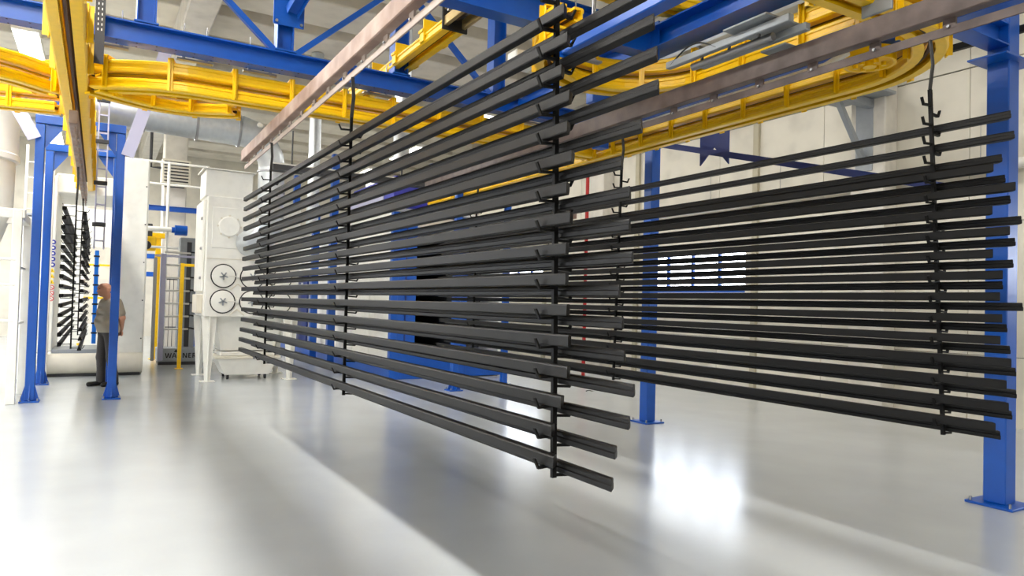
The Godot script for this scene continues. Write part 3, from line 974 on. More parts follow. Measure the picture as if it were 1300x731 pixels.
# ---------------------------------------------------------------- spray booth
func booth() -> void:
	var t := thing("spray_booth", "white spray booth with tall opening behind the man", "spray booth", Vector3(-0.2, 0, -17.0))
	# front at z = +1.4 (world -15.6)
	var st := S()
	box(st, Vector3(-0.66, 2.1, 0.4), Vector3(0.30, 3.3, 2.0), 0.02)
	obj("left_jamb", fin(st), M.white, t)
	st = S()
	box(st, Vector3(0.73, 2.25, 0.4), Vector3(0.54, 4.0, 2.0), 0.03)
	box(st, Vector3(0.73, 0.15, 0.4), Vector3(0.5, 0.3, 1.9))
	obj("right_cabin", fin(st), M.white, t)
	st = S()
	box(st, Vector3(0.0, 3.62, 0.4), Vector3(1.1, 0.36, 1.98), 0.02)
	obj("lintel", fin(st), M.white, t)
	st = S()
	box(st, Vector3(-0.02, 0.44, 0.9), Vector3(1.0, 0.12, 1.2), 0.01)
	obj("sill_tray", fin(st), M.grey, t)
	obj("front_drum", tubem([Vector3(-0.98, 0.24, 1.52), Vector3(0.98, 0.24, 1.52)], 0.19, -1, 28), M.cream, t)
	obj("drum_cradle", boxm(Vector3(1.9, 0.10, 0.3), 0.01), M.dark_grey, t, Vector3(0, 0.05, 1.4))
	st = S()
	box(st, Vector3(-0.35, 2.0, -2.2), Vector3(0.5, 3.2, 0.06))
	obj("rear_wall", fin(st), M.white, t)
	st = S()
	obj("rear_header", boxm(Vector3(0.8, 0.9, 0.06), 0.004), M.white, t, Vector3(0.28, 3.1, -2.2))
	obj("rear_sill", boxm(Vector3(0.8, 0.5, 0.06), 0.004), M.white, t, Vector3(0.28, 0.6, -2.2))
	obj("hinge_strip", boxm(Vector3(0.03, 3.0, 0.02), 0.004), M.dark_grey, t, Vector3(0.47, 2.0, 1.41))
	for i in 5:
		obj("screw", tubem([Vector3.ZERO, Vector3(0, 0, 0.01)], 0.014, -1, 8), M.dark_grey, t, Vector3(0.95, 0.7 + i * 0.75, 1.40))
	# blue spray mast inside
	var g := thing("spray_mast", "bright blue upright spray mast between the far rack's profiles", "spray mast", Vector3(-0.05, 0.62, -15.3))
	obj("mast", boxm(Vector3(0.07, 1.75, 0.06), 0.006), M.cyan, g, Vector3(0, 0.875, 0))
	for i in 9:
		obj("gun_clamp", boxm(Vector3(0.10, 0.03, 0.08), 0.004), M.rubber, g, Vector3(0, 0.2 + i * 0.18, 0))
	# safety stickers on the left jamb
	var kinds := []
	for i in 5: kinds.append(["blue round", M.sticker_blue])
	for i in 3: kinds.append(["yellow triangular", M.sticker_yellow])
	for i in 3: kinds.append(["red ringed", M.sticker_red])
	var cnt := {}
	for i in kinds.size():
		var kd: String = kinds[i][0]
		cnt[kd] = cnt.get(kd, 0) + 1
		var tt := thing("safety_sticker", "small %s safety sticker on the booth jamb, %s from the top" % [kd, ORD[cnt[kd] - 1]], "sticker", Vector3(-0.76, 2.50 - i * 0.106, -15.597), "safety stickers on the booth")
		var b := Basis(Vector3.RIGHT, PI / 2)
		if kd.begins_with("yellow"):
			var p := S()
			plate(p, PackedVector2Array([Vector2(-0.045, -0.035), Vector2(0.045, -0.035), Vector2(0, 0.045)]), Vector3.ZERO, Vector3.RIGHT, Vector3.UP, 0.006)
			obj("backing", fin(p), kinds[i][1], tt)
			obj("symbol", boxm(Vector3(0.008, 0.03, 0.002)), M.rubber, tt, Vector3(0, -0.008, 0.004))
		else:
			obj("backing", lathem([Vector2(0, -0.003), Vector2(0.045, -0.003), Vector2(0.045, 0.003), Vector2(0, 0.003)], 20), kinds[i][1], tt, Vector3.ZERO, b)
			var r := 0.032 if kd.begins_with("red") else 0.02
			obj("symbol", lathem([Vector2(0, 0.003), Vector2(r, 0.003), Vector2(r, 0.0045), Vector2(0, 0.0045)], 16), M.white, tt, Vector3.ZERO, b)
			if kd.begins_with("red"):
				obj("slash", boxm(Vector3(0.065, 0.01, 0.002)), M.sticker_red, tt, Vector3(0, 0, 0.006), Basis(Vector3.BACK, -PI / 4))
	# yellow work gear seen through the booth
	var gw := thing("guard_rail", "yellow guard frame seen through the booth opening", "guard rail", Vector3(0.05, 0, -21.0))
	for s in [-1.0, 1.0]:
		obj("post", boxm(Vector3(0.07, 2.4, 0.07), 0.004), M.yellow, gw, Vector3(s * 0.45, 1.2, 0))
	for i in 3:
		obj("crossbar", boxm(Vector3(0.9, 0.05, 0.05), 0.004), M.yellow, gw, Vector3(0, 0.6 + i * 0.85, 0))

# ---------------------------------------------------------------- powder centre between booth and filter
func powder_centre() -> void:
	var t := thing("powder_centre", "grey powder supply machine with hoses beside the booth", "machine", Vector3(1.75, 0, -17.8))
	obj("base", boxm(Vector3(1.15, 0.30, 0.7), 0.015), M.grey, t, Vector3(0.0, 0.22, 0))
	obj("skirt", boxm(Vector3(1.1, 0.08, 0.66), 0.0), M.dark_grey, t, Vector3(0.0, 0.04, 0))
	obj("mast", boxm(Vector3(0.36, 2.6, 0.3), 0.015), M.grey, t, Vector3(0.0, 1.6, 0))
	obj("mast_groove", boxm(Vector3(0.10, 2.4, 0.02), 0.004), M.dark_grey, t, Vector3(0.02, 1.6, 0.15))
	obj("side_post", boxm(Vector3(0.11, 2.4, 0.11), 0.01), M.silver, t, Vector3(-0.52, 1.3, 0.32))
	obj("side_post", boxm(Vector3(0.07, 2.3, 0.07), 0.01), M.steel, t, Vector3(-0.68, 1.25, 0.36))
	obj("top_rail", boxm(Vector3(1.5, 0.05, 0.05), 0.005), M.silver, t, Vector3(0.05, 2.45, 0.32))
	for i in 7:
		var yy := 0.75 + i * 0.29
		var h := []
		for j in 9:
			var f := j / 8.0
			h.append(Vector3(0.05 + 0.52 * f, yy + 0.14 * cos(f * 2.4) - 0.06, 0.2 + 0.10 * sin(f * PI)))
		obj("hose", tubem(h, 0.018, -1, 8), M.rubber, t)
		obj("arm", tubem([Vector3(-0.5, yy + 0.05, 0.3), Vector3(0.05, yy + 0.05, 0.16)], 0.022, -1, 8), M.pipe, t)
	var tm := TextMesh.new()
	var f := SystemFont.new()
	f.font_names = PackedStringArray(["Droid Sans"])
	f.font_weight = 800
	tm.font = f
	tm.text = "WAGNER"
	tm.font_size = 32
	tm.pixel_size = 0.0047
	tm.depth = 0.004
	obj("lettering", tm, M.rubber, t, Vector3(-0.10, 0.21, 0.353))
	var lg := S()
	plate(lg, PackedVector2Array([Vector2(-0.045, 0), Vector2(0.045, 0), Vector2(0, 0.07)]), Vector3.ZERO, Vector3.RIGHT, Vector3.UP, 0.004)
	obj("emblem", fin(lg), M.rubber, t, Vector3(-0.20, 0.285, 0.353))
	# yellow post and frame
	var yp := thing("yellow_post", "slim yellow safety post in front of the powder machine", "post", Vector3(1.53, 0, -16.5))
	obj("shaft", boxm(Vector3(0.075, 2.25, 0.075), 0.006), M.yellow, yp, Vector3(0, 1.135, 0))
	obj("foot", boxm(Vector3(0.16, 0.012, 0.16), 0.003), M.yellow, yp, Vector3(0, 0.006, 0))
	obj("arm", boxm(Vector3(0.45, 0.06, 0.06), 0.006), M.yellow, yp, Vector3(0.2, 2.22, 0))
	for i in 2:
		var ys := thing("yellow_upright", ["thick yellow upright behind the booth's right cabin", "thin yellow upright behind the powder machine"][i], "post", Vector3([1.22, 2.35][i], 0, [-19.2, -19.6][i]))
		obj("shaft", boxm(Vector3(0.12, 3.0, 0.12), 0.006), M.yellow, ys, Vector3(0, 1.5, 0))
		obj("cap", boxm(Vector3(0.3, 0.12, 0.2), 0.006), M.yellow, ys, Vector3(0, 3.02, 0))
		obj("foot", boxm(Vector3(0.24, 0.012, 0.24), 0.003), M.yellow, ys, Vector3(0, 0.006, 0))
	# wire fence panel behind
	var fn := thing("wire_fence", "dark wire mesh fence low behind the filter legs", "fence", Vector3(2.0, 0, -20.2))
	for i in 22:
		obj("wire", tubem([Vector3(-0.5 + i * 0.09, 0.1, 0), Vector3(-0.5 + i * 0.09, 2.0, 0)], 0.008, -1, 5), M.dark_grey, fn)
	for i in 4:
		obj("rail", tubem([Vector3(-0.55, 0.12 + i * 0.62, 0), Vector3(1.45, 0.12 + i * 0.62, 0)], 0.015, -1, 6), M.dark_grey, fn)
	for s in [-0.55, 1.45]:
		obj("post", boxm(Vector3(0.06, 2.1, 0.06), 0.004), M.dark_grey, fn, Vector3(s, 1.05, 0))
	# blue frames further back
	var bf := thing("steel_rack", "blue steel frame far behind the powder machine", "rack", Vector3(1.6, 0, -24.0))
	for y in [2.2, 2.75, 3.05]:
		obj("rail", boxm(Vector3(2.4, 0.14, 0.14), 0.008), M.blue, bf, Vector3(0, y, 0))
	for s in [-1.1, 1.1]:
		obj("post", boxm(Vector3(0.16, 3.2, 0.16), 0.008), M.blue, bf, Vector3(s, 1.6, 0))
	var bs := thing("blue_stair", "blue sloping stair frame glimpsed behind the filter legs", "stair", Vector3(2.9, 0, -19.0))
	for s in [-0.3, 0.3]:
		obj("stringer", barm(Vector3(-0.9, 0.05, s), Vector3(0.5, 1.5, s), rect(0.04, 0.2)), M.blue, bs)
	for i in 6:
		obj("tread", boxm(Vector3(0.24, 0.03, 0.6), 0.003), M.blue, bs, Vector3(-0.75 + i * 0.22, 0.24 + i * 0.23, 0))
	# white platform railing with heater unit
	var r := thing("platform_railing", "thin white platform railing above the powder machine", "railing", Vector3(1.3, 0, -18.5))
	for x in [-0.55, 0.05, 0.9]:
		obj("post", tubem([Vector3(x, 0, 0), Vector3(x, 4.75, 0)], 0.035, -1, 10), M.white, r)
	for y in [4.72, 4.2, 2.7]:
		obj("rail", tubem([Vector3(-0.75, y, 0), Vector3(0.92, y, 0)], 0.03, -1, 10), M.white, r)
	var hu := thing("air_heater", "pale louvred air heater box fixed to the concrete column", "heater", Vector3(1.72, 4.95, -21.35))
	obj("case", boxm(Vector3(0.72, 0.66, 0.5), 0.02), M.cream, hu)
	for i in 7:
		obj("louvre", boxm(Vector3(0.6, 0.018, 0.07), 0.0), M.dark_grey, hu, Vector3(0, -0.26 + i * 0.087, 0.26), Basis(Vector3.RIGHT, 0.5))
	obj("bracket", barm(Vector3(0, -0.35, -0.25), Vector3(0, -0.33, 0.2), rect(0.5, 0.05)), M.dark_grey, hu)
	obj("supply_pipe", tubem([Vector3(-0.36, 0.1, 0), Vector3(-0.62, 0.1, 0), Vector3(-0.62, 1.9, 0)], 0.04, -1, 10), M.dark_grey, hu)
	var bm := thing("pump_motor", "small blue motor on a white pipe left of the concrete column", "motor", Vector3(1.36, 3.12, -18.41))
	obj("body", tubem([Vector3(0.15, 0, 0), Vector3(0.42, 0, 0)], 0.12, -1, 16), M.blue, bm)
	obj("flange", tubem([Vector3(0.08, 0, 0), Vector3(0.15, 0, 0)], 0.07, -1, 16), M.blue, bm)
	obj("pipe", tubem([Vector3(-0.9, 0.0, 0), Vector3(0.1, 0.0, 0)], 0.06, -1, 14), M.white, bm)
	var hk := thing("crane_hoist", "yellow hoist block hanging behind the white railing", "hoist", Vector3(0.93, 2.78, -18.68))
	obj("body", boxm(Vector3(0.42, 0.34, 0.3), 0.03), M.yellow, hk)
	obj("drum", tubem([Vector3(0.0, -0.05, 0.15), Vector3(0.0, -0.05, 0.22)], 0.1, -1, 16), M.rubber, hk)
	obj("trolley", boxm(Vector3(0.25, 0.35, 0.1), 0.01), M.dark_grey, hk, Vector3(0, 0.3, 0))

# ---------------------------------------------------------------- white cartridge filter
func filter_unit() -> void:
	var t := thing("dust_filter", "big white dust filter on legs with round black-ringed covers", "filter unit", Vector3(2.50, 0, -14.5))
	# front face at local z = 0.7 (world -13.8), x from -0.82 to 0.82
	var st := S()
	var side := PackedVector2Array([Vector2(-0.85, 1.19), Vector2(0.85, 1.19), Vector2(0.85, 3.4), Vector2(-0.85, 3.4)])
	box(st, Vector3(0, 2.3, 0), Vector3(1.68, 2.22, 1.4), 0.015)
	obj("body", fin(st), M.white, t)
	# stepped side door
	obj("side_panel", boxm(Vector3(0.05, 1.7, 1.1), 0.012), M.white, t, Vector3(-0.865, 2.5, 0.0))
	obj("side_box", boxm(Vector3(0.10, 0.35, 0.7), 0.01), M.cream, t, Vector3(-0.89, 1.42, 0.1))
	for i in 3:
		obj("side_latch", boxm(Vector3(0.03, 0.05, 0.12), 0.006), M.steel, t, Vector3(-0.90, 1.9 + i * 0.55, 0.45))
	# fan box on top
	obj("top_box", boxm(Vector3(0.82, 0.50, 0.8), 0.012), M.white, t, Vector3(-0.47, 3.65, 0.26))
	st = S()
	box(st, Vector3(-0.47, 3.905, 0.26), Vector3(0.92, 0.02, 0.9), 0.004)
	obj("top_lid", fin(st), M.white, t)
	# seam below the upper part
	obj("seam", boxm(Vector3(1.66, 0.012, 0.012)), M.cream, t, Vector3(0, 2.26, 0.703))
	obj("inspection_panel", boxm(Vector3(0.70, 0.75, 0.02), 0.006), M.white, t, Vector3(-0.40, 2.83, 0.705))
	var ip := obj("inspection_lid", lathem([Vector2(0, 0), Vector2(0.19, 0), Vector2(0.19, 0.03), Vector2(0.17, 0.045), Vector2(0, 0.05)], 28), M.white, t, Vector3(-0.46, 2.86, 0.715), Basis(Vector3.RIGHT, PI / 2))
	for i in 8:
		var a := TAU * i / 8
		obj("lid_knob", tubem([Vector3.ZERO, Vector3(0, 0.03, 0)], 0.018, -1, 8), M.cream, ip, Vector3(cos(a) * 0.2, 0.01, sin(a) * 0.2))
	# round cartridge covers with ring, star knob and hinge
	for cx in [-0.53, -0.02, 0.49]:
		for cy in [1.945, 1.475]:
			var c := obj("cartridge_cover", lathem([Vector2(0, 0), Vector2(0.215, 0), Vector2(0.215, 0.02), Vector2(0.17, 0.03), Vector2(0.06, 0.045), Vector2(0, 0.05)], 32), M.white, t, Vector3(cx, cy, 0.70), Basis(Vector3.RIGHT, PI / 2))
			var ring := []
			for i in 33:
				var a := TAU * i / 32
				ring.append(Vector3(cos(a) * 0.212, 0.018, sin(a) * 0.212))
			obj("seal_ring", tubem(ring, 0.011, -1, 8, false), M.rubber, c)
			var kn := S()
			for i in 5:
				var a := TAU * i / 5 + 0.3
				bar(kn, Vector3(0, 0.06, 0), Vector3(cos(a) * 0.075, 0.06, sin(a) * 0.075), rect(0.022, 0.022))
			obj("star_knob", fin(kn), M.grey, c)
			obj("hinge_arm", boxm(Vector3(0.16, 0.014, 0.02)), M.pipe, c, Vector3(0.17, 0.035, 0.0))
	for cy in [1.945, 1.475]:
		for cx in [-0.275, 0.235]:
			obj("hinge_block", boxm(Vector3(0.05, 0.10, 0.05), 0.008), M.white, t, Vector3(cx, cy + 0.02, 0.725))
			var ch := S()
			bar(ch, Vector3(cx - 0.13, cy - 0.25, 0.71), Vector3(cx, cy - 0.14, 0.71), rect(0.02, 0.02))
			bar(ch, Vector3(cx, cy - 0.14, 0.71), Vector3(cx + 0.13, cy - 0.25, 0.71), rect(0.02, 0.02))
			obj("chevron_rail", fin(ch), M.cream, t)
	# tapered legs and feet
	for sx in [-1.0, 1.0]:
		for sz in [-1.0, 1.0]:
			var lg := S()
			var a := Vector3(sx * 0.70, 1.19, sz * 0.60)
			var b := Vector3(sx * 0.735, 0.012, sz * 0.62)
			for w in 2:
				var u := Vector3(1, 0, 0) if w == 0 else Vector3(0, 0, 1)
				var sg: float = sx if w == 0 else sz
				pass
				plate(lg, PackedVector2Array([Vector2(-0.05, 0), Vector2(0.05, 0), Vector2(0.13, 1.18), Vector2(-0.13, 1.18)]), b, u, Vector3.UP, 0.016)
			obj("leg", fin(lg), M.white, t)
			obj("foot", boxm(Vector3(0.26, 0.014, 0.2), 0.003), M.white, t, Vector3(sx * 0.735, 0.007, sz * 0.62))
	var brc := S()
	bar(brc, Vector3(-0.73, 0.15, 0.55), Vector3(-0.72, 1.1, -0.5), rect(0.05, 0.02))
	bar(brc, Vector3(-0.73, 1.1, 0.5), Vector3(-0.72, 0.15, -0.5), rect(0.05, 0.02))
	obj("leg_brace", fin(brc), M.white, t)
	# hopper
	var hp := S()
	var top := [Vector3(-0.62, 1.2, 0.5), Vector3(0.62, 1.2, 0.5), Vector3(0.62, 1.2, -0.5), Vector3(-0.62, 1.2, -0.5)]
	var low := [Vector3(-0.48, 0.55, 0.36), Vector3(0.48, 0.55, 0.36), Vector3(0.48, 0.55, -0.36), Vector3(-0.48, 0.55, -0.36)]
	for i in 4:
		var j := (i + 1) % 4
		quad(hp, top[i], top[j], low[j], low[i], top[i] + top[j] - Vector3(0, 2.4, 0))
	quad(hp, low[0], low[1], low[2], low[3], Vector3.DOWN)
	obj("hopper", fin(hp), M.white, t)
	# collecting tray, stands on its own
	var tr := thing("dust_bin", "low white collecting bin under the filter hopper", "bin", Vector3(2.50, 0, -14.45))
	var tb := S()
	var tp := [Vector3(-0.56, 0.40, 0.42), Vector3(0.56, 0.40, 0.42), Vector3(0.56, 0.40, -0.42), Vector3(-0.56, 0.40, -0.42)]
	var bt := [Vector3(-0.40, 0.09, 0.34), Vector3(0.40, 0.09, 0.34), Vector3(0.40, 0.09, -0.34), Vector3(-0.40, 0.09, -0.34)]
	for i in 4:
		var j := (i + 1) % 4
		quad(tb, tp[i], tp[j], bt[j], bt[i], tp[i] + tp[j] - Vector3(0, 0.8, 0))
	quad(tb, bt[0], bt[1], bt[2], bt[3], Vector3.DOWN)
	obj("tub", fin(tb), M.white, tr)
	obj("rim", boxm(Vector3(1.2, 0.05, 0.92), 0.01), M.cream, tr, Vector3(0, 0.42, 0))
	obj("lid", boxm(Vector3(1.0, 0.09, 0.76), 0.02), M.white, tr, Vector3(0, 0.485, 0))
	obj("clamp", boxm(Vector3(0.05, 0.14, 0.03), 0.006), M.steel, tr, Vector3(0.1, 0.46, 0.47))
	for sx in [-1.0, 1.0]:
		for sz in [-1.0, 1.0]:
			obj("castor", tubem([Vector3(-0.02, 0.045, 0), Vector3(0.02, 0.045, 0)], 0.045, -1, 12), M.rubber, tr, Vector3(sx * 0.34, 0, sz * 0.28))

# ---------------------------------------------------------------- galvanised ducting
func ducts() -> void:
	var t := thing("exhaust_duct", "silver round exhaust duct running across and bending down to the filter", "duct", Vector3(0, 4.53, -13.1))
	obj("pipe", tubem([Vector3(-1.05, 0.08, 0), Vector3(2.05, -0.02, 0)], 0.27, -1, 32), M.galv, t)
	var mit := [Vector3(2.05, -0.02, 0), Vector3(2.28, -0.06, 0), Vector3(2.46, -0.20, 0), Vector3(2.60, -0.45, 0), Vector3(2.62, -0.62, 0)]
	obj("elbow", tubem(mit, 0.27, 0.225, 32), M.galv, t)
	obj("riser", tubem([Vector3(2.62, -0.6, 0), Vector3(2.62, -1.55, 0)], 0.225, -1, 32), M.galv, t)
	var bd := [Vector3(2.62, -1.5, 0), Vector3(2.61, -1.68, -0.02), Vector3(2.56, -1.82, -0.12), Vector3(2.46, -1.92, -0.3), Vector3(2.4, -1.96, -0.66)]
	obj("lower_bend", tubem(bd, 0.235, 0.25, 32), M.galv, t)
	for x in [-0.6, 0.55, 1.35, 2.03]:
		obj("clamp_ring", tubem([Vector3(x - 0.02, 0.045 - x * 0.033, 0), Vector3(x + 0.02, 0.045 - x * 0.033, 0)], 0.29, -1, 32), M.steel, t)
	for y in [-0.68, -1.05, -1.5]:
		obj("clamp_ring", tubem([Vector3(2.62, y, 0), Vector3(2.62, y - 0.035, 0)], 0.245, -1, 32), M.steel, t)
	for x in [1.0, 2.35]:
		obj("inspection_cap", lathem([Vector2(0, 0), Vector2(0.05, 0), Vector2(0.045, 0.02), Vector2(0, 0.025)], 14), M.pipe, t, Vector3(x, 0.12 - (0.05 if x > 2 else 0.0), 0.235), Basis(Vector3.RIGHT, PI / 2 - 0.5))

# ---------------------------------------------------------------- oven
func oven() -> void:
	# origin at the near left foot of the oven; long side at x = 0, end face at z = 0
	var t := thing("curing_oven", "long white curing oven with blue frame behind the left rack", "oven", Vector3(5.02, 0, -13.2))
	# blue skirt and near end cabin
	obj("skirt", boxm(Vector3(2.6, 0.32, 9.8), 0.01), M.blue, t, Vector3(1.32, 0.18, -4.95))
	obj("corner_post", boxm(Vector3(0.14, 3.35, 0.14), 0.01), M.blue, t, Vector3(0.07, 1.68, -0.07))
	obj("end_panel", boxm(Vector3(0.40, 2.7, 0.10), 0.008), M.blue, t, Vector3(0.33, 1.95, -0.06))
	obj("end_panel", boxm(Vector3(0.02, 2.7, 0.04), 0.004), M.blue_dark, t, Vector3(0.30, 1.95, 0.0))
	obj("end_sill", boxm(Vector3(1.65, 0.60, 0.12), 0.008), M.blue, t, Vector3(0.82, 0.30, -0.05))
	obj("right_post", boxm(Vector3(0.16, 3.35, 0.14), 0.01), M.blue, t, Vector3(1.62, 1.68, -0.07))
	obj("soffit", boxm(Vector3(1.6, 0.25, 0.6), 0.008), M.cream, t, Vector3(0.80, 3.18, -0.35))
	# tunnel of dark liner
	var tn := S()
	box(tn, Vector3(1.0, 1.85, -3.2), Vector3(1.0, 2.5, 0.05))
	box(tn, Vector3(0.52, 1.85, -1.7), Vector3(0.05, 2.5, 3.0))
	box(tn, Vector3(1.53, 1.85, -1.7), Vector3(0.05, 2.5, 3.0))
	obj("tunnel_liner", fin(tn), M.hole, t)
	for i in 5:
		obj("tunnel_rail", boxm(Vector3(0.9, 0.06, 0.06), 0.006), M.dark_grey, t, Vector3(1.0, 0.9 + i * 0.45, -0.9))
	# white wall panels along the side, each its own panel
	for i in 8:
		obj("side_panel", boxm(Vector3(0.08, 3.0, 1.14), 0.008), M.white, t, Vector3(0.06, 1.86, -0.76 - i * 1.16))
	obj("far_side", boxm(Vector3(0.08, 3.1, 9.6), 0.0), M.white, t, Vector3(2.56, 1.85, -4.9))
	obj("back_panel", boxm(Vector3(2.5, 3.1, 0.08), 0.0), M.white, t, Vector3(1.3, 1.85, -9.7))
	obj("roof", boxm(Vector3(2.62, 0.08, 9.7), 0.01), M.white, t, Vector3(1.31, 3.42, -4.95))
	obj("hood", boxm(Vector3(1.7, 0.62, 2.6), 0.012), M.violet, t, Vector3(0.82, 3.76, -1.25))
	obj("hood_side_panel", boxm(Vector3(0.02, 0.5, 2.2), 0.004), M.silver, t, Vector3(-0.04, 3.72, -1.6))
	obj("door", boxm(Vector3(0.06, 2.05, 1.05), 0.01), M.blue_dark, t, Vector3(-0.02, 1.30, -6.9))
	obj("door_plate", boxm(Vector3(0.01, 0.05, 0.22), 0.0), M.pipe, t, Vector3(-0.056, 2.0, -6.9))
	obj("warning_light", lathem([Vector2(0, 0), Vector2(0.03, 0), Vector2(0.03, 0.06), Vector2(0, 0.08)], 12), M.yellow, t, Vector3(-0.02, 1.40, -0.25), Basis(Vector3.BACK, PI / 2))
	var g := "blue uprights along the oven side"
	var cl := ["blue upright by the oven side, farthest left", "blue upright by the oven side, between the other two", "blue upright by the oven side, nearest its corner"]
	var cz := [-20.4, -18.2, -16.6]
	for i in 3:
		column("steel_upright", cl[i], Vector3(4.80, 0, cz[i]), 0.17, [5.1, 4.0, 5.05][i], g)
	var sb := thing("pipe_bundle", "silver pipes and fittings on the oven roof behind the profiles", "pipes", Vector3(5.05, 3.52, -17.5))
	for i in 4:
		obj("pipe", tubem([Vector3(0.1 + i * 0.16, 0.1 + 0.1 * (i % 2), -2.5), Vector3(0.2 + i * 0.16, 0.1 + 0.1 * (i % 2), 1.6)], 0.05, -1, 10), M.galv, sb)
	obj("frame", boxm(Vector3(0.9, 0.06, 0.06), 0.004), M.dark_grey, sb, Vector3(0.4, 0.0, 0.5))
	obj("frame", boxm(Vector3(0.9, 0.06, 0.06), 0.004), M.dark_grey, sb, Vector3(0.4, 0.0, -1.5))

# ---------------------------------------------------------------- white cyclone tower at far left
func left_platform() -> void:
	var t := thing("cyclone_tower", "tall white cyclone cylinder at the left edge", "cyclone", Vector3(-1.72, 0, -13.0))
	obj("shell", lathem([Vector2(0, 2.72), Vector2(0.56, 2.74), Vector2(0.57, 3.5), Vector2(0.62, 3.52), Vector2(0.62, 3.60), Vector2(0.60, 3.62), Vector2(0.60, 4.3), Vector2(0.0, 4.45)], 40), M.white, t)
	obj("cone", lathem([Vector2(0.10, 1.2), Vector2(0.54, 2.70), Vector2(0.0, 2.71)], 32), M.white, t)
	obj("outlet", tubem([Vector3(0, 0.55, 0), Vector3(0, 1.25, 0)], 0.1, -1, 16), M.white, t)
	obj("drum", lathem([Vector2(0, 0.02), Vector2(0.28, 0.02), Vector2(0.28, 0.56), Vector2(0, 0.58)], 24), M.white, t)
	var f := thing("steel_platform", "white steel platform frame standing at the left edge", "platform", Vector3(-1.2, 0, -12.4))
	for p in [Vector3(0.20, 0, 0.55), Vector3(0.24, 0, -0.55), Vector3(-0.9, 0, 0.55), Vector3(-0.9, 0, -0.55)]:
		obj("post", boxm(Vector3(0.11, 2.68, 0.11), 0.006), M.white, f, p + Vector3(0, 1.34, 0))
	for z in [0.55, -0.55]:
		obj("beam", boxm(Vector3(1.25, 0.12, 0.1), 0.006), M.white, f, Vector3(-0.34, 2.64, z))
	for y in [1.15, 1.65, 2.0]:
		obj("rail", tubem([Vector3(-0.9, y, 0.6), Vector3(0.2, y, 0.6)], 0.018, -1, 8), M.white, f)
	obj("side_beam", boxm(Vector3(0.1, 0.12, 1.1), 0.006), M.white, f, Vector3(0.22, 2.62, 0))
	for y in [1.1, 1.9]:
		obj("side_rail", tubem([Vector3(0.22, y, -0.55), Vector3(0.22, y, 0.55)], 0.018, -1, 8), M.white, f)
	# white railing behind, between frame and booth
	var r := thing("access_ladder", "white access ladder behind the left portal post", "ladder", Vector3(-0.98, 0, -15.2))
	for s in [-0.2, 0.2]:
		obj("stile", tubem([Vector3(s, 0, 0), Vector3(s, 4.2, 0)], 0.025, -1, 8), M.white, r)
	for i in 14:
		obj("rung", tubem([Vector3(-0.2, 0.25 + i * 0.28, 0), Vector3(0.2, 0.25 + i * 0.28, 0)], 0.014, -1, 6), M.white, r)
	var cbx := thing("control_box", "small grey louvred box on the far wall at left", "box", Vector3(-1.45, 3.1, -18.5))
	obj("case", boxm(Vector3(0.35, 0.35, 0.2), 0.01), M.grey, cbx)
	for i in 4:
		obj("louvre", boxm(Vector3(0.28, 0.03, 0.02)), M.dark_grey, cbx, Vector3(0, -0.11 + i * 0.075, 0.105))
	obj("stand", boxm(Vector3(0.08, 2.95, 0.08), 0.005), M.grey, cbx, Vector3(0, -1.62, 0))

